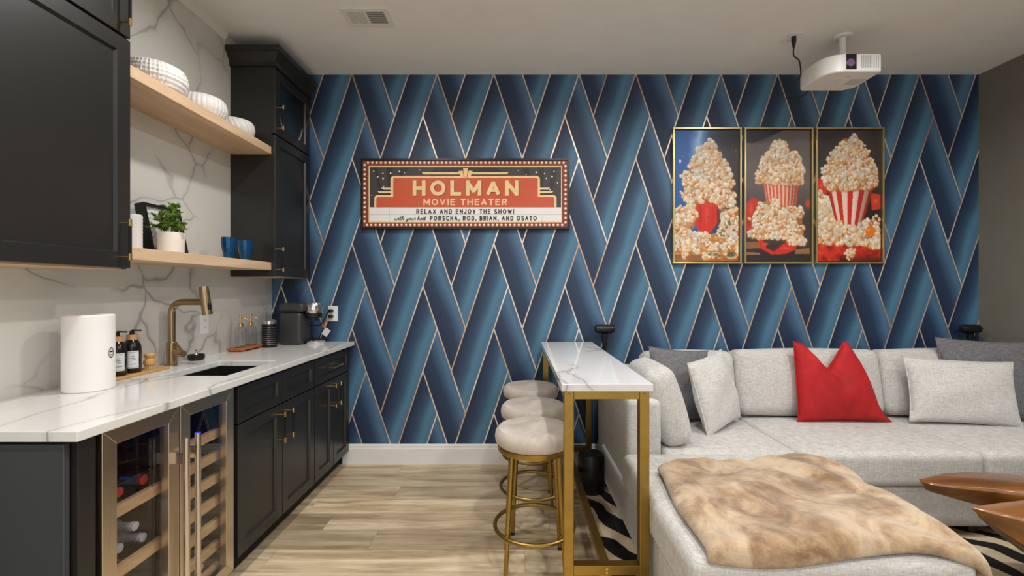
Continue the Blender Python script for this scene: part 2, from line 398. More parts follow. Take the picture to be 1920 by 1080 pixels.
# ------------------------------------------------------------------ ceiling downlights (out of view, they light the room)
PLACE = ['over the sink counter', 'over the bar stools', 'over the sofa chaise', 'over the near counter end', 'just above the camera', 'over the rug', 'beside the grey wall', 'behind the camera on the left', 'behind the camera on the right']
for i, (x, y) in enumerate(CANS):
    t = thing('recessed_downlight', 'round recessed ceiling downlight '+PLACE[i], 'ceiling light', (x, y, ZC), 'recessed ceiling downlights')
    part('trim_ring', MB().lathe([(0.06, -0.004), (0.085, -0.006), (0.09, 0.0), (0.06, 0.0)], (x, y, ZC-0.0005)), m_trim, t)
    part('lens', MB().lathe([(0.0, -0.003), (0.058, -0.003), (0.058, -0.001), (0.0, -0.001)], (x, y, ZC-0.0005)), m_bulb, t)
    ld = bpy.data.lights.new('downlight_beam', 'AREA'); ld.shape = 'DISK'; ld.size = 0.13; ld.energy = CAN_POWER; ld.color = (1.0, 0.99, 0.975); ld.spread = math.radians(165)
    lo = bpy.data.objects.new('downlight_beam', ld); C.objects.link(lo); lo.parent = t; lo.location = (0, 0, -0.012)

# ------------------------------------------------------------------ kitchen cabinets
XF = -1.24; XCB = XF-0.02
ZT, ZB = 0.918, 0.888
def shaker(y0, y1, z0, z1, xf=XF, th=0.02, fw=0.06, rec=0.011, glassy=False):
    mb = MB()
    def ring(i, x): return [(x, y0+i, z0+i), (x, y1-i, z0+i), (x, y1-i, z1-i), (x, y0+i, z1-i)]
    vs = ring(0, xf-th)+ring(0, xf-0.002)+ring(0.002, xf)+ring(fw, xf)+ring(fw+0.006, xf-rec)
    fs = []
    for k in range(4):
        for i in range(4): j = (i+1) % 4; fs.append((k*4+i, k*4+j, k*4+j+4, k*4+i+4))
    if not glassy: fs.append((16,17,18,19)); fs.append((3,2,1,0))
    else:
        vs += ring(fw+0.006, xf-th)
        for i in range(4): j = (i+1) % 4; fs.append((16+i, 16+j, 20+j, 20+i)); fs.append((20+i, 20+j, j, i))
    return mb.add(vs, fs)
def pull(parent, y, z, horiz=False, xf=XF, L=0.16):
    xb = xf+0.036; h = L/2; a = MB(); g = MB()
    for s in (-1, 1):
        if horiz:
            a.tube([(xf, y+s*(h-0.014), z), (xb, y+s*(h-0.014), z)], 0.0042, 8); pass
        else:
            a.tube([(xf, y, z+s*(h-0.014)), (xb, y, z+s*(h-0.014))], 0.0042, 8)
    q = [(-h, .0064), (-h+.026, .0064), (-h+.027, .0045), (h-.027, .0045), (h-.026, .0064), (h, .0064)]
    a.tube([((xb, y+d, z) if horiz else (xb, y, z+d)) for d, r in q], [r for d, r in q], 10)
    g.tube([(xb, y-(h-0.026), z), (xb, y+(h-0.026), z)] if horiz else [(xb, y, z-(h-0.026)), (xb, y, z+(h-0.026))], 0.0055, 10)
    part('handle', a, m_brass, parent)
    o = part('handle_grip', g, m_brass if horiz else m_blackm, parent)
    if not horiz: o['label'] = 'black grip of brass handle'

def base_unit(name, label, y0, y1, fronts):
    t = thing(name, label, 'cabinet', ((XL+XF)/2, (y0+y1)/2, 0))
    b = MB(); xi = XL+0.002
    b.box(xi, XCB, y0, y0+0.018, 0.10, ZB-0.001); b.box(xi, XCB, y1-0.018, y1, 0.10, ZB-0.001)
    b.box(xi, XCB, y0+0.018, y1-0.018, 0.10, 0.118); b.box(xi, xi+0.008, y0+0.018, y1-0.018, 0.118, ZB-0.001)
    b.box(XCB-0.018, XCB, y0+0.018, y1-0.018, 0.69, 0.715); b.box(XCB-0.018, XCB, y0+0.018, y1-0.018, 0.86, ZB-0.001)
    part('body', b, m_cab, t, smooth=False)
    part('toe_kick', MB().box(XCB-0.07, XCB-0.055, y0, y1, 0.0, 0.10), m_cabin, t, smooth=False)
    for kind, a, c, z0, z1, h in fronts:
        d = part(kind, shaker(a, c, z0, z1, fw=0.055 if kind == 'door' else 0.042), m_cab, t, smooth=False)
        if h: pull(d, *h)
    return t
base_unit('sink_base_cabinet', 'black two-door base cabinet under the sink, right of the wine cooler', 1.985, 2.770,
    [('drawer_front', 2.005, 2.384, 0.705, 0.868, None), ('drawer_front', 2.390, 2.766, 0.705, 0.868, None),
     ('door', 2.005, 2.384, 0.105, 0.698, (2.345, 0.588)), ('door', 2.390, 2.766, 0.105, 0.698, (2.432, 0.588))])
base_unit('drawer_base_cabinet', 'black base cabinet with one brass-pull drawer against the blue wall', 2.772, 3.342,
    [('drawer', 2.775, 3.338, 0.705, 0.868, (3.056, 0.787, True)), ('door', 2.775, 3.054, 0.105, 0.698, (3.015, 0.592)), ('door', 3.060, 3.338, 0.105, 0.698, (3.100, 0.592))])

t = thing('end_cabinet', 'charcoal end panel cabinet at the near end of the counter', 'cabinet', (-1.53, 1.29, 0))
part('end_panel', MB().box(XL+0.002, -1.258, 1.248, 1.266, 0.02, ZB-0.012), m_endpan, t, 0.002)
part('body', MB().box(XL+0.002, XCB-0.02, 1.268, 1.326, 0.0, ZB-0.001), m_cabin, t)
part('filler_strip', MB().box(XCB-0.02, XF-0.001, 1.272, 1.326, 0.10, ZB-0.001), m_cab, t, 0.0015)

# countertop with sink cut-out
def slab_hole(xs, ys, z0, z1, hole):
    mb = MB(); nx, ny = len(xs), len(ys); vs = [(x, y, z) for z in (z0, z1) for y in ys for x in xs]
    I = lambda i, j, k: k*nx*ny+j*nx+i; fs = []; cells = {(i, j) for i in range(nx-1) for j in range(ny-1)}-{hole}
    for (i, j) in cells:
        fs.append((I(i,j,1), I(i+1,j,1), I(i+1,j+1,1), I(i,j+1,1))); fs.append((I(i,j+1,0), I(i+1,j+1,0), I(i+1,j,0), I(i,j,0)))
        for (di, dj, a, b) in ((-1,0,(0,0),(0,1)), (1,0,(1,0),(1,1)), (0,-1,(0,0),(1,0)), (0,1,(0,1),(1,1))):
            if (i+di, j+dj) not in cells:
                fs.append((I(i+a[0],j+a[1],0), I(i+b[0],j+b[1],0), I(i+b[0],j+b[1],1), I(i+a[0],j+a[1],1)))
    return mb.add(vs, fs)
SX0, SX1, SY0, SY1 = -1.615, -1.31, 2.03, 2.45
single('countertop', 'white veined marble countertop with the sink, along the marble backsplash', 'countertop', slab_hole([XL+0.0005, SX0, SX1, -1.205], [1.233, SY0, SY1, YB-0.0005], ZB, ZT, (1, 1)), m_count, bevel=0.003, smooth=False)
t = thing('sink', 'dark undermount sink basin set into the marble counter', 'sink', ((SX0+SX1)/2, (SY0+SY1)/2, 0.72))
b = MB(); zb = 0.72
b.box(SX0-0.012, SX0-0.002, SY0-0.012, SY1+0.012, zb, ZB-0.001); b.box(SX1+0.002, SX1+0.012, SY0-0.012, SY1+0.012, zb, ZB-0.001)
b.box(SX0-0.002, SX1+0.002, SY0-0.012, SY0-0.002, zb, ZB-0.001); b.box(SX0-0.002, SX1+0.002, SY1+0.002, SY1+0.012, zb, ZB-0.001); b.box(SX0-0.012, SX1+0.012, SY0-0.012, SY1+0.012, zb-0.01, zb)
part('basin', b, m_sink, t, smooth=False)
part('drain', MB().lathe([(0.0, 0.0005), (0.04, 0.0005), (0.045, 0.003), (0.03, 0.004), (0.0, 0.002)], ((SX0+SX1)/2, (SY0+SY1)/2, zb)), m_chrome, t)

# ------------------------------------------------------------------ wine cooler
cy0, cy1, cm = 1.338, 1.968, 1.651
t = thing('wine_cooler', 'stainless steel wine cooler with two glass doors under the counter', 'wine cooler', (-1.53, 1.651, 0))
x0, x1 = XL+0.004, -1.266; zt = 0.882
b = MB(); b.box(x0, x0+0.02, cy0, cy1, 0.07, zt); b.box(x0+0.02, x1, cy0, cy0+0.02, 0.07, zt); b.box(x0+0.02, x1, cy1-0.02, cy1, 0.07, zt)
b.box(x0+0.02, x1, cy0+0.02, cy1-0.02, 0.07, 0.09); b.box(x0+0.02, x1, cy0+0.02, cy1-0.02, zt-0.03, zt); b.box(x0+0.02, x1, cm-0.012, cm+0.012, 0.09, zt-0.03)
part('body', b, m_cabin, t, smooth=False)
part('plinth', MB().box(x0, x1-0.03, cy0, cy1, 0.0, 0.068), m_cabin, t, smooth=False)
for (a, c, hs) in ((cy0+0.002, cm-0.003, 1), (cm+0.003, cy1-0.002, -1)):
    d = part('door', MB().box(-1.262, -1.236, a+0.049, a+0.05, 0.14, 0.141), m_black, t)
    fw = 0.05; z0, z1, xa, xb = 0.078, zt-0.002, -1.262, -1.235
    def mitre(p): return MB().prism(p, xa, xb, 'X')
    bpy.data.objects.remove(d); 
    d = part('door', mitre([(a, z0), (a+fw, z0+fw), (a+fw, z1-fw), (a, z1)]), m_steel, t, 0.0015, smooth=False)
    part('stile', mitre([(c, z0), (c, z1), (c-fw, z1-fw), (c-fw, z0+fw)]), m_steel, d, 0.0015, smooth=False)
    part('rail', mitre([(a, z1), (a+fw, z1-fw), (c-fw, z1-fw), (c, z1)]), m_steelh, d, 0.0015, smooth=False)
    part('rail', mitre([(a, z0), (c, z0), (c-fw, z0+fw), (a+fw, z0+fw)]), m_steelh, d, 0.0015, smooth=False)
    part('pane', MB().box(-1.252, -1.245, a+fw-0.004, c-fw+0.004, z0+fw-0.004, z1-fw+0.004), m_glass, d, smooth=False)
    hy = c-0.026 if hs > 0 else a+0.026
    hb = MB().tube([(-1.19, hy, 0.12), (-1.19, hy, 0.772)], 0.0105, 16)
    for hz in (0.20, 0.70): hb.box(-1.236, -1.188, hy-0.007, hy+0.007, hz-0.02, hz+0.02)
    part('handle', hb, m_handle, d)
    part('led_strip', MB().box(-1.33, -1.30, (a+c)/2-0.07, (a+c)/2+0.07, zt-0.040, zt-0.032), m_led, t)
ya, yb = cy0+0.022, cm-0.014; yc, yd = cm+0.014, cy1-0.022
def rack(y0, y1, z, wood=True):
    s = MB()
    for i in range(7): y = y0+0.02+(y1-y0-0.04)*i/6; s.tube([(x0+0.03, y, z-0.006), (-1.302, y, z-0.006)], 0.003, 6)
    s.tube([(-1.45, y0, z-0.012), (-1.45, y1, z-0.012)], 0.003, 6); s.tube([(-1.70, y0, z-0.012), (-1.70, y1, z-0.012)], 0.003, 6)
    if not wood: s.tube([(-1.30, y0, z-0.006), (-1.30, y1, z-0.006)], 0.004, 6)
    r = part('wire_rack', s, m_dchrome, t)
    if wood:
        f = part('slat', MB().box(-1.302, -1.282, y0+0.001, y1-0.001, z-0.030, z+0.008), m_slat, r, 0.001); f['label'] = 'pale wooden front slat of rack'
rack(ya, yb, 0.675, False); rack(ya, yb, 0.602); rack(ya, yb, 0.402); rack(ya, yb, 0.24)
for i in range(7): rack(yc, yd, 0.700-0.0965*i)
# bottles inside
def lying_bottle(name, label, y, z, r, L, nm, bm_, cap, x_end, group):
    o = thing(name, label, 'bottle', (x_end-L/2, y, z), group)
    part('body', MB().lathe([(0.0, -L), (r*0.9, -L), (r, -L+0.01), (r, -L*0.42), (r*0.75, -L*0.34), (r*0.42, -L*0.26), (r*0.38, -0.03), (0.0, -0.03)], (x_end, y, z+r), 'X', 16), bm_, o)
    part('neck_foil' if name == 'wine_bottle' else 'neck', MB().lathe([(0.0, -0.10), (r*0.46, -0.10), (r*0.44, -0.022), (r*0.5, -0.02), (r*0.5, -0.012), (0.0, -0.012)], (x_end, y, z+r), 'X', 14), nm, o)
    part('cap', MB().lathe([(0.0, -0.012), (r*0.47, -0.012), (r*0.47, 0.0), (0.0, 0.001)], (x_end, y, z+r), 'X', 14), cap, o)
m_foil = plain('blue_foil', (40, 120, 160), 0.35, 0.4); m_redcap = plain('red_cap', (196, 56, 44), 0.5); m_wcap = plain('white_cap', (206, 210, 216), 0.5)
lying_bottle('wine_bottle', 'blue-foiled bottle with red cap fully visible on upper cooler rack', 1.588, 0.599, 0.036, 0.29, m_foil, m_soap, m_redcap, -1.315, 'bottles in the wine cooler')
lying_bottle('wine_bottle', 'red-capped bottle mostly hidden behind the left cooler door frame', 1.488, 0.599, 0.036, 0.29, m_foil, m_soap, m_redcap, -1.315, 'bottles in the wine cooler')
k = 0
for row, ys in ((0, (1.385, 1.452, 1.519, 1.586)), (1, (1.418, 1.486, 1.553))):
    for y in ys:
        lying_bottle('water_bottle', 'clear plastic water bottle lying in the pile on the lower cooler rack', y, 0.399+row*0.057, 0.032, 0.20, m_pet, m_pet, m_wcap, -1.316-0.012*((k*7) % 3), 'water bottles in the wine cooler'); k += 1
lying_bottle('water_bottle', 'clear plastic bottle lying on the bottom rack behind the right cooler door', 1.87, 0.118, 0.030, 0.20, m_pet, m_pet, m_wcap, -1.31, 'water bottles in the wine cooler')

# ------------------------------------------------------------------ wall cabinets and shelves
XU = -1.54; YT = 2.87
def upper(name, label, y0, y1, hy, glass_top, crown):
    t = thing(name, label, 'cabinet', ((XL+XU)/2, (y0+y1)/2, 1.39)); xb = XU-0.02; b = MB()
    b.box(XL+0.0005, xb, y0, y0+0.018, 1.39, 2.755); b.box(XL+0.0005, xb, y1-0.018, y1, 1.39, 2.755)
    b.box(XL+0.0005, XL+0.008, y0+0.018, y1-0.018, 1.40, 2.755); b.box(XL+0.008, xb, y0+0.018, y1-0.018, 2.737, 2.755); b.box(XL+0.008, xb, y0+0.018, y1-0.018, 2.29, 2.32); b.box(XL+0.008, xb, y0+0.018, y1-0.018, 1.402, 1.418)
    part('body', b, m_cab, t, smooth=False)
    part('bottom_panel', MB().box(XL+0.002, xb-0.004, y0+0.019, y1-0.019, 1.388, 1.400), m_under, t, smooth=False)
    d1 = part('door', shaker(y0+0.003, y1-0.003, 1.394, 2.300, XU), m_cab, t, smooth=False); pull(d1, hy, 1.502, xf=XU)
    d2 = part('door', shaker(y0+0.003, y1-0.003, 2.310, 2.735, XU, glassy=glass_top), m_cab, t, smooth=False); pull(d2, hy, 2.42, xf=XU)
    if glass_top:
        part('pane', MB().box(XU-0.014, XU-0.010, y0+0.066, y1-0.066, 2.373, 2.672), m_glass, d2, smooth=False)
    cp = [(0.0, 2.735), (0.012, 2.735), (0.014, 2.765), (0.045, 2.81), (0.055, 2.815), (0.058, 2.845), (0.0, 2.845)]
    vs = []; fs = []; n = len(cp); A = MB(); xl = XL+0.0005; e = 0.0 if crown else 0
    for (o_, z) in cp: vs.append((xl, y0-o_, z))
    for (o_, z) in cp: vs.append((XU+o_, y0-o_, z))
    for (o_, z) in cp: vs.append((XU+o_, y1, z))
    for (o_, z) in cp: vs.append((xl, y1, z))
    for j in range(3):
        for i in range(n-1): fs.append((j*n+i, j*n+i+1, (j+1)*n+i+1, (j+1)*n+i))
    fs.append((n-1, 2*n-1, 3*n-1, 4*n-1))
    # inner wall from z 2.755 so it sits on the carcass
    part('crown_moulding', A.add(vs, fs), m_cab, t, ang=25)
    return t
upper('wall_cabinet', 'tall black wall cabinet with glass upper door beside the blue wall', YT, YB-0.004, 2.905, True, True)
upper('wall_cabinet', 'large black shaker wall cabinet at the left edge of the photo', 1.15, 1.797, 1.750, False, True)
single('floating_shelf', 'upper pale oak floating shelf holding three white bowls', 'shelf', MB().box(XL+0.0005, -1.562, 1.799, YT-0.001, 2.172, 2.222), m_shelf, 'pale oak floating shelves', 0.0015, smooth=False)
single('floating_shelf', 'lower pale oak floating shelf holding a potted plant and tumblers', 'shelf', MB().box(XL+0.0005, -1.562, 1.799, YT-0.001, 1.431, 1.481), m_shelf, 'pale oak floating shelves', 0.0015, smooth=False)

# ------------------------------------------------------------------ shelf items
def bowl(label, y, r, h, style):
    n = 128; prof = [(0.35, 0), (0.62, 0.02), (0.86, 0.18), (0.98, 0.42), (1.0, 0.58), (0.95, 0.82), (0.86, 0.97), (0.80, 1.0), (0.76, 0.96), (0.80, 0.7), (0.7, 0.2), (0.0, 0.12)]
    ex = []
    for i in range(len(prof)-1):
        for s in range(5): q = s/5; ex.append((prof[i][0]*(1-q)+prof[i+1][0]*q, prof[i][1]*(1-q)+prof[i+1][1]*q))
    ex.append(prof[-1]); mb = MB(); mb.lathe([(a*r, c*h) for a, c in ex], (0, 0, 0), 'Z', n)
    out = []
    for v in mb.v:
        a = math.atan2(v[1], v[0]); R = math.hypot(v[0], v[1]); z = v[2]/h
        if style == 0: d = 0.0065*math.sin(a*26+z*20)*math.sin(a*26-z*20)
        elif style == 1: d = 0.0028*math.sin(a*32)
        else: d = 0.0030*math.sin(a*24+z*12)
        if R < 0.5*r or z > 0.95: d = 0
        out.append((v[0]*(1+d/max(R, .01))-1.69, v[1]*(1+d/max(R, .01))+y, v[2]+2.222))
    mb.v = out
    single('decorative_bowl', label, 'bowl', mb, m_ceram, 'white textured bowls', ang=70)
bowl('large white bowl with dimpled surface, nearest the left wall cabinet', 2.10, 0.128, 0.125, 0)
bowl('white bowl with fine vertical ribs, middle of the upper shelf', 2.42, 0.116, 0.115, 1)
bowl('small white bowl with swirled ribs at the end of the upper shelf', 2.715, 0.098, 0.105, 2)

# white textured vase next to cabinet
mb = MB().lathe([(0.0, 0), (0.04, 0), (0.043, 0.006)]+[(0.043+0.0012*(i % 2), 0.01+0.0085*i) for i in range(18)]+[(0.042, 0.165), (0.036, 0.165), (0.036, 0.02), (0.0, 0.02)], (-1.735, 2.02, 1.481), 'Z', 28)
single('vase', 'white cylindrical vase with a beaded surface on the lower shelf', 'vase', mb, m_ceram)
# leaning frame
t = thing('picture_frame', 'black thin picture frame leaning on the backsplash behind the plant', 'picture frame', (-1.74, 2.15, 1.481))
def lean(v):  # v=(d out from wall, y, h)
    a = 0.20; h = v[2]; return (-1.745-h*math.sin(a)+v[0]*math.cos(a), v[1], 1.4812+h*math.cos(a)+v[0]*math.sin(a))
fy0, fy1, fh = 2.105, 2.335, 0.235
b = MB(); b.box(0, 0.045, fy0, fy0+0.012, 0, fh); b.box(0, 0.045, fy1-0.012, fy1, 0, fh); b.box(0, 0.045, fy0+0.012, fy1-0.012, 0, 0.012); b.box(0, 0.045, fy0+0.012, fy1-0.012, fh-0.012, fh)
part('frame', b.xf(lean), m_black, t, smooth=False)
k_ = NT('framed_print'); w_ = k_.n('ShaderNodeTexWave', wave_type='BANDS', bands_direction='Z'); k_.t.links.new(k_.coord(), w_.inputs[0]); w_.inputs['Scale'].default_value = 14
k_.set(k_.ramp(k_.math('MULTIPLY', w_.outputs['Fac'], k_.math('GREATER_THAN', k_.noise(k_.coord(), 30, 2).outputs[0], 0.52)), [(0.6, lin((232, 231, 228))), (0.7, lin((190, 190, 190)))]), 0.4)
part('print', MB().box(0.025, 0.030, fy0+0.011, fy1-0.011, 0.011, fh-0.011).xf(lean), k_.m, t, smooth=False)
# plant
px_, py_ = -1.628, 2.120
t = thing('potted_plant', 'small leafy green plant in a cream pot on the lower shelf', 'plant', (px_, py_, 1.481))
part('pot', MB().lathe([(0.0, 0), (0.048, 0), (0.052, 0.004), (0.054, 0.092), (0.053, 0.095), (0.048, 0.095), (0.046, 0.078), (0.0, 0.078)], (px_, py_, 1.481), 'Z', 32), m_pot, t)
part('soil', MB().lathe([(0.0, 0.079), (0.0455, 0.079), (0.044, 0.085), (0.0, 0.087)], (px_, py_, 1.481)), m_soil, t)
lf = MB(); ln = 0.032
lf.add([(0,0,0), (0.010,0.003,ln*.3), (0.012,0.004,ln*.6), (0,0,ln), (-0.012,0.004,ln*.6), (-0.010,0.003,ln*.3), (0,-0.003,ln*.5)], [(0,1,6), (1,2,6), (2,3,6), (3,4,6), (4,5,6), (5,0,6)])
leafme = mkmesh('leaf', lf, m_leaf); rnd = random.Random(3)
for s_ in range(18):
    a = 2*PI*s_/18*5+rnd.uniform(-.3, .3); rr = rnd.uniform(0.03, 0.078); hh = rnd.uniform(0.02, 0.125)
    if s_ % 4 == 0: rr *= 0.4; hh = 0.135
    p0 = Vector((px_+0.015*math.cos(a), py_+0.015*math.sin(a), 1.481+0.082)); p1 = Vector((px_+rr*math.cos(a), py_+rr*1.15*math.sin(a), 1.481+0.085+hh)); pm = (p0+p1)/2+Vector((0.0, 0, 0.02))
    part('stem', MB().tube([p0, pm, p1], 0.0014, 5), m_leaf, t)
    for q in range(10):
        f = 0.25+0.75*q/9; p = p0.lerp(pm, f*2) if f < .5 else pm.lerp(p1, f*2-1)
        o = bpy.data.objects.new('leaf', leafme); C.objects.link(o); o.parent = t; o.location = p-Vector((px_, py_, 1.481))
        o.rotation_euler = (rnd.uniform(0.4, 1.7), 0, a+q*2.4+rnd.uniform(-.4, .4)); sc = rnd.uniform(0.75, 1.15); o.scale = (sc, sc, sc)
# tumblers
for lab, y in (('blue glossy tumbler nearer the plant on the lower shelf', 2.585), ('blue glossy tumbler nearer the tall black cabinet on the lower shelf', 2.745)):
    nn = 14; mb = MB().lathe([(0.0, 0), (0.025, 0), (0.027, 0.004), (0.029, 0.030), (0.036, 0.06), (0.040, 0.090), (0.0405, 0.126), (0.038, 0.126), (0.036, 0.085), (0.024, 0.012), (0.0, 0.01)], (-1.652, y, 1.481), 'Z', nn)
    single('tumbler', lab, 'tumbler', mb, m_blueg, 'blue tumblers', ang=20)

# ------------------------------------------------------------------ counter items
t = thing('paper_towel_roll', 'large white paper towel roll standing on the counter', 'paper towel', (-1.665, 1.75, ZT))
part('roll', MB().lathe([(0.02, 0), (0.074, 0), (0.078, 0.004), (0.078, 0.288), (0.074, 0.292), (0.02, 0.292), (0.02, 0.0)], (-1.665, 1.75, ZT), 'Z', 48), m_paper, t)
part('core', MB().lathe([(0.0185, 0), (0.0198, 0), (0.0198, 0.29), (0.0185, 0.29), (0.0185, 0.0)], (-1.665, 1.75, ZT), 'Z', 24), m_traywood, t)
def curvedpatch(cx, cy, r, a0, a1, z0, z1, n=8):
    vs = []; 
    for i in range(n+1):
        a = a0+(a1-a0)*i/n
        for z in (z0, z1): vs.append((cx+r*math.cos(a), cy+r*math.sin(a), z))
    return vs, [(2*i, 2*i+2, 2*i+3, 2*i+1) for i in range(n)]
ac = math.atan2(-1.75, 1.665)+0.95
sm = MB()
for q in range(20):
    w = 2*PI*q/20; 
    for rr, wd in ((0.014, 0.002), (0.010, 0.0012)):
        w2 = 2*PI*(q+1)/20; vs = []
        for (ww, r_) in ((w, rr), (w2, rr), (w2, rr-wd), (w, rr-wd)):
            a = ac+r_*math.cos(ww)/0.0785; vs.append((-1.665+0.0785*math.cos(a), 1.75+0.0785*math.sin(a), ZT+0.142+1.5*r_*math.sin(ww)))
        sm.add(vs, [(0,1,2,3)])
for (z0, z1, w) in ((0.144, 0.149, 0.007), (0.134, 0.136, 0.005)):
    sm.add(*curvedpatch(-1.665, 1.75, 0.0786, ac-w/0.078, ac+w/0.078, ZT+z0, ZT+z1))
part('stamp', sm, m_dchrome, t, smooth=False)

single('soap_tray', 'narrow light wooden tray under the dark soap bottles', 'tray', MB().box(-1.805, -1.70, 1.86, 2.205, ZT, ZT+0.012), m_traywood, bevel=0.003)
def soap(label, y):
    x, z = -1.752, ZT+0.012; t = thing('soap_bottle', label, 'bottle', (x, y, z), 'dark pump soap bottles')
    part('body', MB().lathe([(0.0, 0), (0.033, 0), (0.0355, 0.004), (0.0355, 0.105), (0.033, 0.125), (0.024, 0.143), (0.018, 0.15), (0.0, 0.15)], (x, y, z), 'Z', 28), m_soap, t)
    part('collar', MB().lathe([(0.0, 0.149), (0.020, 0.149), (0.020, 0.172), (0.0, 0.172)], (x, y, z), 'Z', 24), m_bamboo, t)
    p = MB().lathe([(0.0, 0.172), (0.009, 0.172), (0.009, 0.188), (0.0, 0.188)], (x, y, z), 'Z', 16); p.tube([(x, y, z+0.186), (x, y, z+0.192), (x+0.034, y+0.012, z+0.190)], 0.0035, 8)
    part('pump', p, m_black, t)
    a = math.atan2(-y, -x)+0.12
    part('label', MB().add(*curvedpatch(x, y, 0.0359, a-0.62, a+0.62, z+0.022, z+0.100)), m_label, t)
    ink = MB()
    for (da, z0, w) in ((0.0, 0.075, 0.18), (-0.05, 0.066, 0.25), (0.08, 0.058, 0.2), (0.05, 0.040, 0.3)): ink.add(*curvedpatch(x, y, 0.0362, a+da-w, a+da+w, z+z0, z+z0+0.003))
    for zz in (0.026, 0.094): ink.add(*curvedpatch(x, y, 0.0362, a-0.55, a+0.55, z+zz, z+zz+0.0012))
    part('label_print', ink, plain('label_ink', (130, 132, 134), 0.6), t)
soap('dark soap bottle half hidden behind the paper towel roll', 1.972); soap('dark soap bottle fully visible next to the wooden brush', 2.047)
x, y, z = -1.735, 2.128, ZT+0.012
t = thing('dish_brush', 'round wooden dish brush at the end of the soap tray', 'brush', (x, y, z))
br = MB()
for ring, cnt in ((0.019, 18), (0.011, 10)):
    for i in range(cnt): a = 2*PI*i/cnt; br.tube([(x+ring*math.cos(a), y+ring*math.sin(a), z), (x+ring*.95*math.cos(a), y+ring*.95*math.sin(a), z+0.024)], 0.0022, 5)
part('bristles', br, plain('natural_bristle', (206, 176, 136), 0.8), t)
part('head', MB().lathe([(0.0, 0.022), (0.023, 0.022), (0.026, 0.030), (0.0235, 0.044), (0.017, 0.050), (0.0165, 0.053), (0.0225, 0.060), (0.0235, 0.068), (0.018, 0.075), (0.0, 0.077)], (x, y, z), 'Z', 28), m_bamboo, t)

# faucet
fx, fy = -1.765, 2.302
t = thing('faucet', 'brushed champagne brass kitchen faucet rising behind the sink', 'faucet', (fx, fy, ZT))
part('base', MB().lathe([(0.0, 0), (0.028, 0), (0.028, 0.005), (0.0235, 0.007), (0.0235, 0.118), (0.021, 0.121), (0.0, 0.121)], (fx, fy, ZT), 'Z', 28), m_champ, t)
zz = 1.243; path = [(fx, fy, ZT+0.118), (fx, fy, zz-0.055)]
for i in range(1, 9): a = PI/2*i/8; path.append((fx+0.055*(1-math.cos(a)), fy, zz-0.055+0.055*math.sin(a)))
path.append((fx+0.170, fy, zz)); part('neck', MB().tube(path, 0.0165, 20), m_champ, t)
part('spray_head', MB().tube([(fx+0.163, fy, 1.322), (fx+0.166, fy, 1.300), (fx+0.183, fy, 1.190), (fx+0.185, fy, 1.178)], [0.0215, 0.0225, 0.0235, 0.0225], 22), m_champ, t)
part('spray_button', MB().rbox((fx+0.202, fy-0.010, 1.222), (0.010, 0.014, 0.034), 0.003, n=2), m_black, t)
h = part('valve', MB().tube([(fx+0.01, fy, ZT+0.066), (fx+0.080, fy-0.03, ZT+0.064), (fx+0.084, fy-0.032, ZT+0.064)], [0.0165, 0.0175, 0.0155], 20), m_champ, t)
part('lever', MB().tube([(fx+0.072, fy-0.026, ZT+0.076), (fx+0.03, fy-0.012, ZT+0.118)], [0.007, 0.0045], 10), m_champ, h)
x, y = -1.762, 2.475
t = thing('sink_strainer', 'black round sink strainer with chrome knob beside the faucet', 'strainer', (x, y, ZT))
part('rim', MB().lathe([(0.0, 0), (0.030, 0), (0.040, 0.008), (0.041, 0.030), (0.036, 0.032), (0.034, 0.026), (0.0, 0.026)], (x, y, ZT), 'Z', 24), m_blackm, t)
part('knob', MB().lathe([(0.0, 0.025), (0.012, 0.026), (0.006, 0.036), (0.006, 0.052), (0.008, 0.056), (0.0, 0.058)], (x, y, ZT), 'Z', 16), m_chrome, t)

def outlet(label, c, axis, w=0.072, h=0.115, group='electrical outlets'):
    t = thing('outlet', label, 'outlet', c, group); x, y, z = c
    if axis == 'X': f = lambda a, b, d: (x+d, y+a, z+b)
    elif axis == 'Y': f = lambda a, b, d: (x+a, y-d, z+b)
    else: f = lambda a, b, d: (x+a, y+b, z-d)
    def bx(a0, a1, b0, b1, d0, d1): return MB().box(a0, a1, b0, b1, d0, d1).xf(lambda v: f(v[0], v[1], v[2]))
    part('cover_plate', bx(-w/2, w/2, -h/2, h/2, 0.0, 0.005), m_white, t, 0.0012)
    for s in (-0.021, 0.021):
        q = part('socket', bx(-0.016, 0.016, s-0.015, s+0.015, 0.005, 0.0065), m_white, t)
        part('slots', bx(-0.008, -0.005, s-0.005, s+0.006, 0.0066, 0.007).add(*(lambda m: (m.v, m.f))(bx(0.005, 0.008, s-0.005, s+0.006, 0.0066, 0.007))), m_black, q)
    return t
outlet('white outlet on the marble backsplash behind the faucet', (XL+0.0005, 2.625, 1.105), 'X')
outlet('white outlet with two plugs on the blue wall by the coffee machine', (-1.364, YB-0.0005, 1.127), 'Y')

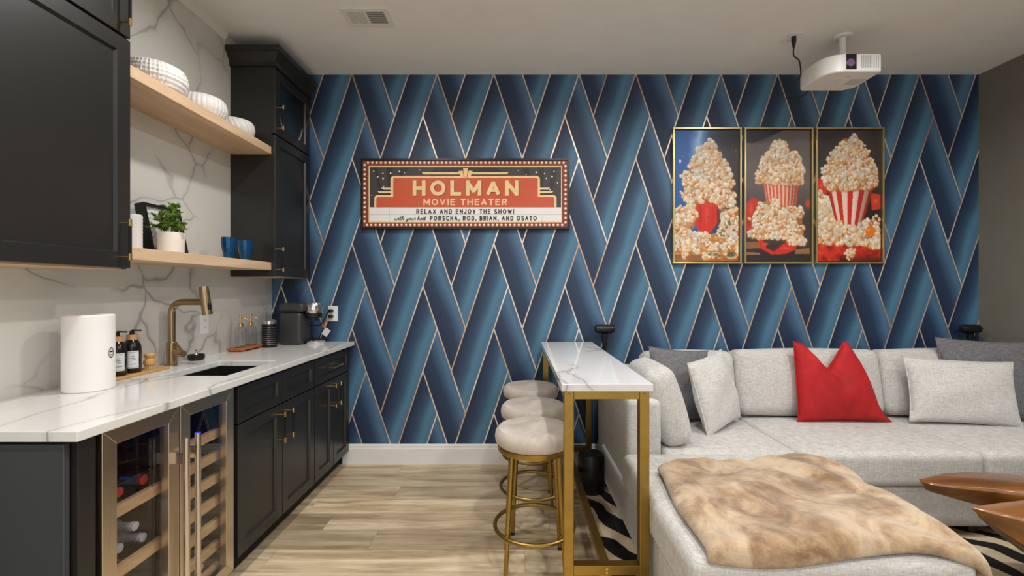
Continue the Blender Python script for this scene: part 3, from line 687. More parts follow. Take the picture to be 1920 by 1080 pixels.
# glass dispensers on acacia tray
t = thing('dispenser_tray', 'small reddish wooden footed tray under the glass dispensers', 'tray', (-1.735, 2.89, ZT))
part('board', MB().box(-1.790, -1.690, 2.775, 3.005, ZT+0.010, ZT+0.024), m_orangewood, t, 0.002)
for yy in (2.785, 2.965): part('foot', MB().box(-1.784, -1.696, yy, yy+0.03, ZT, ZT+0.010), m_orangewood, t, 0.001)
def disp(label, y):
    x, z = -1.738, ZT+0.024; t = thing('glass_dispenser', label, 'dispenser', (x, y, z), 'ribbed glass pump dispensers'); mb = MB(); n = 40
    mb.lathe([(0.0, 0.0), (0.030, 0.0), (0.032, 0.004), (0.032, 0.108), (0.026, 0.122), (0.014, 0.130), (0.013, 0.138), (0.0, 0.138)], (0, 0, 0), 'Z', n)
    mb.v = [(v[0]*(1+(0.02*math.cos(16*math.atan2(v[1], v[0])) if math.hypot(v[0], v[1]) > .0295 else 0))+x, v[1]*(1+(0.02*math.cos(16*math.atan2(v[1], v[0])) if math.hypot(v[0], v[1]) > .0295 else 0))+y, v[2]+z) for v in mb.v]
    part('bottle', mb, m_clear, t, ang=70)
    part('collar', MB().lathe([(0.0, 0.132), (0.0155, 0.132), (0.0155, 0.150), (0.006, 0.154), (0.0, 0.154)], (x, y, z), 'Z', 18), m_brass, t)
    part('pump', MB().tube([(x, y, z+0.150), (x, y, z+0.196)], 0.0042, 8).lathe([(0.0, 0.194), (0.010, 0.198), (0.010, 0.203), (0.0, 0.203)], (x, y, z), 'Z', 14).tube([(x, y, z+0.180), (x+0.02, y+0.008, z+0.182), (x+0.036, y+0.014, z+0.174)], 0.0034, 8), m_brass, t)
disp('ribbed glass dispenser with gold pump nearer the sink', 2.835); disp('ribbed glass dispenser with gold pump nearer the black canister', 2.945)
# frother canister
x, y = -1.665, 3.035
t = thing('milk_frother', 'black perforated metal canister with chrome lid beside the coffee machine', 'canister', (x, y, ZT))
part('body', MB().lathe([(0.0, 0), (0.046, 0), (0.047, 0.004), (0.047, 0.158), (0.0, 0.158)], (x, y, ZT), 'Z', 36), m_blackm, t)
dm = MB()
for i in range(18):
    for j in range(9):
        a = -2.6+i*0.16; z = ZT+0.02+j*0.014
        c = (x+0.0472*math.cos(a), y+0.0472*math.sin(a)); tx, ty = -math.sin(a)*0.0022, math.cos(a)*0.0022
        dm.add([(c[0]-tx, c[1]-ty, z), (c[0], c[1], z+0.003), (c[0]+tx, c[1]+ty, z), (c[0], c[1], z-0.003)], [(0,1,2,3)])
o = part('perforation', dm, m_chrome, t, smooth=False); o['kind'] = 'stuff'
part('lid', MB().lathe([(0.0, 0.158), (0.045, 0.158), (0.045, 0.178), (0.040, 0.184), (0.0, 0.186)], (x, y, ZT), 'Z', 36), m_chrome, t)

# coffee machine: faces +X
t = thing('coffee_machine', 'graphite pod coffee machine with chrome head in the counter corner', 'coffee machine', (-1.53, 3.20, ZT))
part('water_tank', MB().rbox((-1.575, 3.215, ZT+0.115), (0.155, 0.17, 0.23), 0.025, n=4), m_cofgrey, t)
part('tank_lid', MB().rbox((-1.57, 3.215, ZT+0.262), (0.175, 0.172, 0.062), 0.02, n=4), m_cofgrey, t)
hd = part('brew_head', MB().lathe([(0.0, 0.0), (0.058, 0.0), (0.062, 0.01), (0.062, 0.058), (0.056, 0.072), (0.0, 0.074)], (-1.445, 3.215, ZT+0.222), 'Z', 32), m_chrome, t)
part('head_band', MB().lathe([(0.0, -0.036), (0.050, -0.036), (0.056, -0.03), (0.058, 0.0), (0.0, 0.0)], (-1.445, 3.215, ZT+0.222), 'Z', 32), m_black, hd)
part('spout', MB().tube([(-1.425, 3.215, ZT+0.187), (-1.425, 3.215, ZT+0.165)], 0.012, 12), m_black, hd)
dt = part('drip_tray', MB().lathe([(0.0, 0), (0.060, 0), (0.064, 0.006), (0.064, 0.024), (0.058, 0.030), (0.0, 0.030)], (-1.432, 3.215, ZT), 'Z', 32), m_chrome, t)
part('grate', MB().lathe([(0.0, 0.030), (0.050, 0.030), (0.050, 0.034), (0.0, 0.034)], (-1.432, 3.215, ZT), 'Z', 24), m_black, dt)
# cords
def bez(pts, n=6):
    P_ = [Vector(p) for p in pts]; out = []
    for i in range(len(P_)-1):
        p0 = P_[max(i-1, 0)]; p1 = P_[i]; p2 = P_[i+1]; p3 = P_[min(i+2, len(P_)-1)]
        for s in range(n):
            u = s/n; out.append(0.5*((2*p1)+(-p0+p2)*u+(2*p0-5*p1+4*p2-p3)*u*u+(-p0+3*p1-3*p2+p3)*u**3))
    out.append(P_[-1]); return out
t = thing('power_cord', 'black power cord running from the upper socket to the coffee machine', 'cord', (-1.40, 3.33, 1.0))
part('plug', MB().rbox((-1.374, YB-0.024, 1.148), (0.030, 0.032, 0.024), 0.006, n=2), m_black, t)
part('cable', MB().tube(bez([(-1.384, YB-0.034, 1.146), (-1.415, 3.325, 1.09), (-1.45, 3.335, 1.045), (-1.50, 3.335, 1.04), (-1.56, 3.325, 1.03), (-1.57, 3.318, 1.02)]), 0.0035, 8), m_black, t)
t = thing('power_cord', 'orange-sleeved power cord with a white tag hanging from the lower socket', 'cord', (-1.42, 3.33, ZT))
part('plug', MB().rbox((-1.374, YB-0.024, 1.106), (0.030, 0.032, 0.024), 0.006, n=2), m_black, t)
part('sleeve', MB().tube(bez([(-1.386, YB-0.034, 1.10), (-1.400, 3.322, 1.06), (-1.415, 3.315, 1.025)]), [0.004]*6+[0.009]*6+[0.006], 8), plain('orange_sleeve', (224, 128, 48), 0.5), t)
part('cable', MB().tube(bez([(-1.415, 3.315, 1.026), (-1.43, 3.312, 0.99), (-1.45, 3.315, 0.95), (-1.47, 3.325, 0.925), (-1.52, 3.335, 0.922)]), 0.0035, 8), m_black, t)
part('tag', MB().box(-0.022, 0.022, -0.001, 0.001, -0.028, 0.028).xf(lambda v: Vector((-1.395, 3.305, 0.992))+Euler((0, 0.6, 0)).to_matrix() @ Vector(v)), m_label, t)

# ------------------------------------------------------------------ ceiling register, projector
vx0, vx1, vy0, vy1 = -1.010, -0.735, 2.558, 2.738
t = thing('ceiling_vent', 'white ceiling air register with two louvre banks', 'vent', ((vx0+vx1)/2, (vy0+vy1)/2, ZC))
fm = MB(); b_ = 0.028; z0, z1 = ZC-0.008, ZC-0.0005
fm.box(vx0, vx1, vy0, vy0+b_, z0, z1); fm.box(vx0, vx1, vy1-b_, vy1, z0, z1); fm.box(vx0, vx0+b_, vy0+b_, vy1-b_, z0, z1); fm.box(vx1-b_, vx1, vy0+b_, vy1-b_, z0, z1)
xm = (vx0+vx1)/2; fm.box(xm-0.006, xm+0.006, vy0+b_, vy1-b_, z0, z1)
part('frame', fm, m_trim, t, 0.0015, smooth=False)
part('duct_opening', MB().box(vx0+b_, vx1-b_, vy0+b_, vy1-b_, ZC-0.0015, ZC-0.0006), m_black, t, smooth=False)
for i in range(9):
    xx = vx0+b_+0.003+i*(xm-0.006-vx0-b_-0.006)/8
    part('louvre', MB().box(xx-0.0020, xx+0.0020, vy0+b_, vy1-b_, ZC-0.0075, ZC-0.002).xf(lambda v: (v[0]+(v[2]-ZC+0.005)*0.8, v[1], v[2])), m_trim, t, smooth=False)
for i in range(7):
    yy = vy0+b_+0.004+i*(vy1-vy0-2*b_-0.008)/6
    part('louvre', MB().box(xm+0.006, vx1-b_, yy-0.0022, yy+0.0022, ZC-0.0075, ZC-0.002), m_trim, t, smooth=False)

pz0, pz1 = 2.632, 2.742; X0, X1, Y0, Y1 = 1.892, 2.232, 2.72, 2.99
t = thing('projector', 'white ceiling-mounted projector hanging above the popcorn pictures', 'projector', ((X0+X1)/2, (Y0+Y1)/2, pz0))
ol = [(X0+0.11, Y0), (X1-0.012, Y0), (X1, Y0+0.012), (X1, Y1-0.05), (X1-0.05, Y1), (X0+0.015, Y1), (X0, Y1-0.015), (X0, Y0+0.11), (X0+0.018, Y0+0.055), (X0+0.055, Y0+0.016)]
part('body', MB().prism(ol, pz0, pz1), m_white, t, 0.008)
lx = P(1596, 117, Y0)[0]
w = part('lens_bezel', MB().box(lx-0.031, lx+0.031, Y0-0.004, Y0-0.0005, pz0+0.012, pz1-0.004), m_black, t, 0.002)
part('lens', MB().lathe([(0.0, -0.002), (0.012, -0.003), (0.020, 0.0), (0.024, 0.0), (0.024, 0.006), (0.0, 0.006)], (lx-0.008, Y0-0.010, pz0+0.050), 'Y', 24), plain('coated_lens', (150, 120, 170), 0.08, 0.6), w)
for i in range(9):
    xx = lx+0.062+i*0.0125
    if xx < X1-0.016: part('vent_slot', MB().box(xx, xx+0.004, Y0-0.0015, Y0-0.0003, pz0+0.022, pz1-0.012), plain('vent_grey', (168, 168, 166), 0.6), t, smooth=False)
for (a, b, c, d) in ((2.02, 2.06, 2.83, 2.836), (2.03, 2.055, 2.862, 2.866), (2.12, 2.21, 2.82, 2.90), (2.055, 2.085, 2.785, 2.792)):
    part('bottom_panel_mark', MB().box(a, b, c, d, pz0-0.001, pz0-0.0002), plain('faint_grey', (206, 202, 196), 0.6), t, smooth=False)
mx, my = 2.085, 2.855
mt = part('mount_plate', MB().lathe([(0.0, -0.012), (0.050, -0.012), (0.058, -0.004), (0.058, -0.0005), (0.0, -0.0005)], (mx, my, ZC), 'Z', 28), m_trim, t)
part('mount_post', MB().tube([(mx, my, ZC-0.010), (mx, my, pz1+0.035)], 0.020, 16).box(mx-0.03, mx+0.03, my-0.018, my+0.018, pz1+0.038, pz1+0.062), m_ceram, mt)
br = MB().box(mx-0.045, mx+0.045, my-0.02, my+0.02, pz1, pz1+0.008)
for (dx, dy) in ((-0.09, -0.06), (0.09, -0.06), (0.0, 0.09)): br.tube([(mx, my, pz1+0.03), (mx+dx*0.6, my+dy*0.6, pz1+0.016), (mx+dx, my+dy, pz1)], 0.007, 8)
part('mount_bracket', br, m_ceram, t)
ox, oy = 1.762, 2.865
outlet('white ceiling outlet feeding the projector', (ox, oy, ZC-0.0005), 'Z', 0.075, 0.12)
t = thing('power_cord', 'black power cord from the ceiling outlet to the projector', 'cord', (ox, oy, 2.7))
part('plug', MB().tube([(ox+0.006, oy-0.022, ZC-0.007), (ox+0.006, oy-0.022, ZC-0.035), (ox+0.006, oy-0.022, ZC-0.075)], [0.014, 0.015, 0.007], 10), m_black, t)
part('cable', MB().tube(bez([(ox+0.006, oy-0.022, ZC-0.072), (ox+0.006, oy-0.022, ZC-0.125), (ox+0.05, oy-0.005, ZC-0.150), (ox+0.09, oy+0.04, ZC-0.195), (ox+0.118, oy+0.09, ZC-0.205), (ox+0.110, oy+0.125, ZC-0.225), (ox+0.085, oy+0.15, ZC-0.255), (ox+0.090, oy+0.165, ZC-0.295), (ox+0.08, oy+0.175, ZC-0.315), (ox+0.14, oy+0.18, ZC-0.31), (ox+0.20, oy+0.175, ZC-0.29), (ox+0.22, oy+0.15, ZC-0.26), (ox+0.22, oy+0.128, ZC-0.25)], 8), 0.0042, 8), m_black, t)

# ------------------------------------------------------------------ marquee sign
YS = YB-0.030; SC = F/YS
def sp(zx, zy): px = 660+zx/4.465; py = 280+zy/4.465; return ((px-CX)/SC, EYE-(py-CY)/SC)
a0 = sp(74, 76); a1 = sp(1822, 668)
sg = thing('marquee_sign', 'framed movie theater marquee sign reading HOLMAN on the blue wall', 'sign', ((a0[0]+a1[0])/2, YB, a1[1]))
sx0, sx1, sz1, sz0 = a0[0], a1[0], a0[1], a1[1]; fw = 0.014
fm = MB(); fm.box(sx0, sx1, YS-0.004, YB-0.0005, sz0, sz0+fw); fm.box(sx0, sx1, YS-0.004, YB-0.0005, sz1-fw, sz1); fm.box(sx0, sx0+fw, YS-0.004, YB-0.0005, sz0+fw, sz1-fw); fm.box(sx1-fw, sx1, YS-0.004, YB-0.0005, sz0+fw, sz1-fw)
part('frame', fm, plain('sign_frame_black', (14, 13, 13), 0.35), sg, smooth=False)
part('face_board', MB().box(sx0+fw, sx1-fw, YS+0.003, YB-0.001, sz0+fw, sz1-fw), plain('sign_brown', (122, 58, 40), 0.5, var=0.18, vscale=4), sg, smooth=False)
m_cream = plain('sign_cream', (244, 208, 150), 0.5, var=0.08, vscale=30); m_orange = plain('sign_orange', (206, 84, 48), 0.5, var=0.03); m_sgrey = plain('sign_charcoal', (62, 56, 54), 0.5); m_sgrey2 = plain('sign_dark_band', (40, 36, 35), 0.5); m_sgrey3 = plain('sign_light_beam', (84, 78, 76), 0.5)
m_swhite = plain('sign_white', (236, 233, 230), 0.5, var=0.015); m_ink = plain('sign_ink', (34, 32, 36), 0.5); m_sline = plain('sign_rule', (186, 182, 178), 0.5)
LAY = [YS+0.0028]
def flat(name, polys, mat, lift, label=None):
    mb = MB()
    for i_, p in enumerate(polys):
        q = [sp(*v) for v in p]; e_ = (i_ % 6)*0.00003 if len(polys) > 1 else 0; mb.prism(q, YS+0.003-lift-e_, YS+0.003-lift+0.0003-e_, 'Y')
    o = part(name, mb, mat, sg, smooth=False)
    if label: o['label'] = label
    return o
R_ = lambda x0, y0, x1, y1: [(x0, y0), (x1, y0), (x1, y1), (x0, y1)]
flat('inner_border', [R_(138, 138, 1758, 612)], m_cream, 0.0005)
flat('night_backdrop', [R_(148, 148, 1750, 484)], m_sgrey2, 0.0010)
beams = [[(205, 148), (290, 148), (300, 330), (245, 330)], [(340, 148), (400, 148), (400, 230), (335, 230)], [(148, 170), (180, 150), (235, 390), (180, 480), (148, 480)], [(1480, 148), (1560, 148), (1570, 330), (1490, 230)], [(1610, 148), (1670, 148), (1650, 330), (1600, 330)], [(1720, 150), (1750, 170), (1750, 480), (1705, 480), (1670, 390)], [(480, 148), (700, 148), (640, 225), (430, 225)], [(1200, 148), (1420, 148), (1450, 225), (1300, 225)]]
for q in beams: flat('light_beam', [q], m_sgrey, 0.0015)
def rpath(pts, r, closed=False, n=6):
    out = []
    for i, p in enumerate(pts):
        if i in (0, len(pts)-1): out.append(p); continue
        a = Vector(pts[i-1]); b = Vector(p); c = Vector(pts[i+1]); d1 = (a-b).normalized()*r; d2 = (c-b).normalized()*r
        for k in range(n+1):
            u = k/n; out.append(tuple((b+d1)*(1-u)**2+b*2*u*(1-u)+(b+d2)*u*u))
    return out
prof = [(195, 484), (195, 390), (335, 390), (335, 232), (1562, 232), (1562, 390), (1702, 390), (1702, 484)]
def rp(pts, rad):
    out = []
    for i, p in enumerate(pts):
        rr = rad.get(i, 0)
        if not rr: out.append(p); continue
        a = Vector(pts[i-1]); b = Vector(p); c = Vector(pts[i+1]); d1 = (a-b).normalized()*rr; d2 = (c-b).normalized()*rr
        for k in range(7): u = k/6; out.append(tuple((b+d1)*(1-u)**2+b*2*u*(1-u)+(b+d2)*u*u))
    return out
flat('marquee_border', [rp([(186, 484), (186, 382), (322, 382), (322, 222), (1574, 222), (1574, 382), (1712, 382), (1712, 484)], {1: 34, 3: 34, 4: 34, 6: 34})], m_cream, 0.0020)
flat('marquee_panel', [rp([(203, 484), (203, 399), (345, 399), (345, 240), (1555, 240), (1555, 399), (1694, 399), (1694, 484)], {1: 20, 3: 14, 4: 14, 6: 20})], m_orange, 0.0025)
bars = [[(582, 192), (925, 192), (925, 210), (600, 210)], [(970, 192), (1312, 192), (1296, 210), (970, 210)], [(242, 320), (322, 320), (322, 337), (262, 337)], [(212, 350), (340, 350), (340, 366), (228, 366)], [(1574, 320), (1660, 320), (1642, 337), (1574, 337)], [(1556, 350), (1688, 350), (1672, 366), (1556, 366)]]
for q in bars: flat('deco_bar', [q], m_cream, 0.0022)
for q in ([(892, 182), (925, 178), (938, 240), (915, 240)], [(930, 158), (970, 158), (962, 242), (940, 242)], [(978, 178), (1010, 182), (988, 240), (965, 240)]): flat('deco_crest', [q], m_cream, 0.0032)
for q in ([(925, 178), (931, 176), (944, 240), (938, 240)], [(969, 176), (975, 178), (965, 240), (959, 240)]): flat('crest_line', [q], m_orange, 0.0036)
stars = []
rs = random.Random(5)
for (x, y, r) in [(182, 182, 6), (215, 230, 7), (258, 200, 6), (260, 243, 8), (323, 200, 8), (397, 185, 7), (440, 196, 5), (565, 172, 5), (265, 312, 5), (1392, 176, 5), (1458, 212, 5), (1542, 192, 8), (1612, 203, 6), (1627, 242, 7), (1675, 228, 8), (1692, 183, 6), (1720, 280, 5), (1658, 338, 6), (165, 385, 5)]:
    stars.append([(x+r*math.cos(a*PI/3), y+r*math.sin(a*PI/3)) for a in range(6)])
flat('stars', stars, m_swhite, 0.0018)['kind'] = 'stuff'
flat('letter_board', [R_(148, 488, 1750, 604)], m_swhite, 0.0010)
for q in (R_(148, 545, 1750, 548), R_(312, 488, 314, 604), R_(1590, 548, 1592, 604)): flat('board_rule', [q], m_sline, 0.0014)
dots = []
def dot(x, y, r=9.0): return [(x+r*math.cos(a*PI/4), y+r*math.sin(a*PI/4)) for a in range(8)]
for i in range(46): dots.append(dot(133+i*(1772-133)/45, 111)); dots.append(dot(124+i*(1760-124)/45, 632))
for i in range(13): dots.append(dot(105, 130+i*39.3)); dots.append(dot(1788, 140+i*39.3))
flat('bulb_glow', [[(133+(v[0]-133), v[1]) for v in d] for d in [[(c[0], c[1]) for c in dd] for dd in [dot((d_[0][0]-9), d_[0][1], 14) for d_ in dots]]], plain('bulb_amber', (196, 104, 72), 0.5), 0.0006)['kind'] = 'stuff'
flat('bulb_dots', dots, plain('bulb_white', (255, 236, 214), 0.4), 0.0010)['kind'] = 'stuff'
GL = {'A': (1.0, [[(0,0),(.5,1),(1,0)], [(.18,.34),(.82,.34)]]), 'B': (.8, [[(0,0),(0,1),(.62,1),(.9,.9),(.9,.62),(.62,.53),(0,.53)], [(.62,.53),(1,.42),(1,.12),(.7,0),(0,0)]]),
 'C': (.9, [[(1,.82),(.78,1),(.3,1),(0,.75),(0,.25),(.3,0),(.78,0),(1,.18)]]), 'D': (.9, [[(0,0),(0,1),(.6,1),(.9,.85),(1,.5),(.9,.15),(.6,0),(0,0)]]), 'E': (.75, [[(1,1),(0,1),(0,0),(1,0)], [(0,.52),(.85,.52)]]),
 'H': (.9, [[(0,0),(0,1)], [(1,0),(1,1)], [(0,.5),(1,.5)]]), 'I': (.02, [[(.5,0),(.5,1)]]), 'J': (.6, [[(1,1),(1,.22),(.75,0),(.3,0),(0,.2)]]), 'L': (.72, [[(0,1),(0,0),(1,0)]]),
 'M': (1.12, [[(0,0),(0,1),(.5,.22),(1,1),(1,0)]]), 'N': (.95, [[(0,0),(0,1),(1,0),(1,1)]]), 'O': (1.1, [[(.5+.5*math.cos(PI*2*k/24), .5+.5*math.sin(PI*2*k/24)) for k in range(25)]]),
 'P': (.8, [[(0,0),(0,1),(.65,1),(1,.88),(1,.58),(.65,.45),(0,.45)]]), 'R': (.85, [[(0,0),(0,1),(.65,1),(1,.88),(1,.6),(.65,.48),(0,.48)], [(.55,.48),(1,0)]]), 'S': (.8, [[(1,.85),(.75,1),(.25,1),(0,.85),(0,.64),(.25,.53),(.75,.46),(1,.34),(1,.14),(.75,0),(.25,0),(0,.15)]]),
 'T': (.8, [[(0,1),(1,1)], [(.5,1),(.5,0)]]), 'V': (1.0, [[(0,1),(.5,0),(1,1)]]), 'W': (1.3, [[(0,1),(.27,0),(.5,.8),(.73,0),(1,1)]]), 'X': (.9, [[(0,0),(1,1)], [(0,1),(1,0)]]), 'Y': (.9, [[(0,1),(.5,.48),(1,1)], [(.5,.48),(.5,0)]]),
 '!': (.02, [[(.5,.34),(.5,1)], [(.5,0),(.5,.05)]]), ',': (.1, [[(.6,.06),(.2,-.14)]])}
def strokes(lines, X0, Y0, w, h, th):
    out = []
    for L in lines:
        pts = [Vector((X0+th/2+p[0]*(w-th), Y0-th/2-p[1]*(h-th))) for p in L]
        for i in range(len(pts)-1):
            a, b = pts[i], pts[i+1]; d = (b-a).normalized(); ext = th/2 if len(L) < 12 else th*0.15; nn = Vector((-d.y, d.x))*th/2; diag = abs(d.x) > .05 and abs(d.y) > .05
            if diag: ext *= 0.35
            a = a-d*ext; b = b+d*ext; out.append([tuple(a+nn), tuple(b+nn), tuple(b-nn), tuple(a-nn)])
    return out
def text(s_, zx0, zx1, zy0, zy1, mat, th, gap=0.35, lift=0.0032, each=True, space=0.55, label=None):
    H = zy1-zy0; adv = [space if c == ' ' else GL[c][0]+th/H for c in s_]; tot = sum(adv)+gap*(len(s_)-1); k = (zx1-zx0)/tot; x = zx0; allp = []; n_ = 0
    for c, a in zip(s_, adv):
        if c != ' ':
            st = strokes(GL[c][1], x, zy1, max(a*k, th*1.0001), H, th)
            if each: flat('letter', st, mat, lift)
            else: allp += st
        x += (a+gap)*k
    if allp:
        o = flat('lettering', allp, mat, lift, label); o['kind'] = 'stuff'
m_lshade = plain('sign_letter_shadow', (96, 36, 20), 0.6)
text('HOLMAN', 513, 1399, 265, 393, m_lshade, 31, 0.42, 0.0030)
text('HOLMAN', 508, 1394, 261, 389, m_cream, 31, 0.42, 0.0036)
text('MOVIE THEATER', 598, 1297, 414, 468, m_cream, 11, 0.36, 0.0036, space=0.45)
text('RELAX AND ENJOY THE SHOW!', 538, 1354, 500, 540, m_ink, 8, 0.42, 0.0022, False, 0.5)
text('PORSCHA, ROD, BRIAN, AND OSATO', 652, 1547, 556, 597, m_ink, 8, 0.42, 0.0022, False, 0.4)
# hand-written line "with your host"
SCR = {'w': (1.1, [[(0,.5),(.1,.05),(.3,.0),(.45,.5),(.5,.05),(.75,.0),(.95,.5),(1.1,.45)]]), 'i': (.4, [[(0,.3),(.15,.5),(.15,.05),(.4,.1)], [(.17,.72),(.2,.76)]]), 't': (.5, [[(0,.2),(.22,.95),(.15,.1),(.3,.0),(.5,.12)], [(0,.62),(.5,.66)]]), 'h': (.8, [[(0,.1),(.3,1),(.12,.95),(.1,0),(.3,.48),(.5,.45),(.5,.02),(.8,.12)]]),
 'y': (.8, [[(0,.5),(.1,.1),(.35,.08),(.5,.5),(.45,-.3),(.2,-.42),(.15,-.2),(.8,.12)]]), 'o': (.6, [[(.3,.5),(.05,.3),(.1,.02),(.35,.02),(.45,.3),(.3,.5),(.6,.42)]]), 'u': (.8, [[(0,.5),(.05,.08),(.3,.02),(.5,.5),(.5,.05),(.8,.1)]]), 'r': (.5, [[(0,.15),(.15,.6),(.35,.48),(.3,.05),(.5,.1)]]), 's': (.5, [[(0,.1),(.25,.6),(.4,.2),(.2,0),(.05,.06),(.5,.12)]])}
tot = sum(.45 if c == ' ' else SCR[c][0] for c in 'with your host'); kx = (618-352)/tot; xx_ = 352; pl = []
for c in 'with your host':
    if c == ' ': xx_ += .45*kx; continue
    for L in SCR[c][1]:
        pts = [Vector((xx_+p[0]*kx+p[1]*8, 592-p[1]*33)) for p in bez([(q[0], q[1], 0) for q in L], 3)]
        for a, b in zip(pts, pts[1:]):
            d = (b-a).normalized(); nn = Vector((-d.y, d.x))*2.0; a2, b2 = a-d*0.8, b+d*0.8; pl.append([tuple(a2+nn), tuple(b2+nn), tuple(b2-nn), tuple(a2-nn)])
    xx_ += SCR[c][0]*kx
flat('handwriting', pl, m_ink, 0.0022)['kind'] = 'stuff'

# ------------------------------------------------------------------ popcorn pictures (flat prints painted into vertex colours)
m_print = vcol('art_print', 0.42)
AW, AH = 150, 300
def srgb2lin(a): return np.where(a <= 0.04045, a/12.92, ((a+0.055)/1.055)**2.4)
YY, XX = np.mgrid[0:AH, 0:AW]; GX = XX/(AW-1); GY = YY/(AH-1)
class Art:
    def __init__(s, seed): s.r = np.random.RandomState(seed); s.a = np.zeros((AH, AW, 3))
    def blend(s, mask, col): s.a = s.a*(1-mask[..., None])+np.array(col)/255.0*mask[..., None] if np.ndim(col) == 1 else s.a*(1-mask[..., None])+col/255.0*mask[..., None]
    def poly(s, pts, col, soft=0.006):
        m = np.zeros((AH, AW), bool); n = len(pts); j = n-1
        for i in range(n):
            xi, yi = pts[i]; xj, yj = pts[j]
            c = ((yi > GY) != (yj > GY)) & (GX < (xj-xi)*(GY-yi)/((yj-yi) if yj != yi else 1e-9)+xi); m ^= c; j = i
        s.blend(m.astype(float), np.array(col, float)); return m
    def ell(s, cx, cy, rx, ry, col, soft=0.25, al=1.0):
        d = np.sqrt(((GX-cx)/rx)**2+((GY-cy)/ry)**2); s.blend(np.clip((1-d)/soft, 0, 1)*al, np.array(col, float))
    def lobe(s, cx, cy, r, base, sh):
        x0, x1 = int(max(0, (cx-r)*AW)), int(min(AW, (cx+r)*AW+2)); y0, y1 = int(max(0, (cy-r/2)*AH)), int(min(AH, (cy+r/2)*AH+2))
        if x1 <= x0 or y1 <= y0: return
        gx = (GX[y0:y1, x0:x1]-cx)/r; gy = (GY[y0:y1, x0:x1]-cy)/(r/2); d = gx*gx+gy*gy
        m = np.clip((1-d)*2.2, 0, 1)[..., None]; t_ = np.clip(0.76-0.30*gx-0.42*gy-0.25*d, 0, 1)[..., None]
        col = np.array(sh)*(1-t_)+np.array(base)*t_
        s.a[y0:y1, x0:x1] = s.a[y0:y1, x0:x1]*(1-m)+col/255.0*m
    def kernel(s, cx, cy, r, warm=0.3):
        base = np.array((255, 248, 232)); sh = np.array((228, 168, 92))-np.array((0, 20, 30))*warm
        if s.r.rand() < warm: sh = np.array((206, 118, 40))
        if s.r.rand() < 0.25: sh = np.array((190, 164, 130))
        n = s.r.randint(8, 13); 
        for q in range(n):
            a = s.r.rand()*6.28; e_ = s.r.uniform(0.3, 0.95); s.lobe(cx+math.cos(a)*r*e_, cy+math.sin(a)*r*e_/2, r*s.r.uniform(0.26, 0.56), base*s.r.uniform(0.80, 1.0), sh)
        if s.r.rand() < 0.35: s.lobe(cx+s.r.uniform(-.3, .3)*r, cy+s.r.uniform(-.15, .15)*r, r*0.25, np.array((230, 150, 60)), np.array((150, 70, 20)))
    def pile(s, n, inside, r, warm):
        pts = []; m = np.vectorize(lambda a, b: inside(a, b))(GX, GY).astype(float)
        s.blend(m*0.9, np.array((206-50*warm, 140-50*warm, 72-30*warm))+(s.noise(60, 6))[..., None]) 
        while len(pts) < n:
            x, y = s.r.rand(), s.r.rand()
            if inside(x, y): pts.append((x, y))
        pts.sort(key=lambda p: p[1]*0.7+s.r.rand()*0.25)
        for (x, y) in pts:
            s.ell(x+r*.18, y+r*.14, r*1.15, r*.62, (196-60*warm, 116-40*warm, 48), 0.9, 0.75); s.kernel(x, y, r*s.r.uniform(0.8, 1.2), warm)
    def noise(s, amp, k=12):
        g = s.r.rand(AH//k+2, AW//k+2); yy = YY/k; xx = XX/k; y0 = yy.astype(int); x0 = xx.astype(int); fy = yy-y0; fx = xx-x0
        return amp*((g[y0, x0]*(1-fx)+g[y0, x0+1]*fx)*(1-fy)+(g[y0+1, x0]*(1-fx)+g[y0+1, x0+1]*fx)*fy-0.5)
def domein(cx, top, bot, wt, wb):
    def f(x, y):
        if y < top or y > bot: return False
        q = (y-top)/(bot-top); w = wt+(wb-wt)*math.sin(min(1, q*1.25)*PI/2); return abs(x-cx) < w
    return f
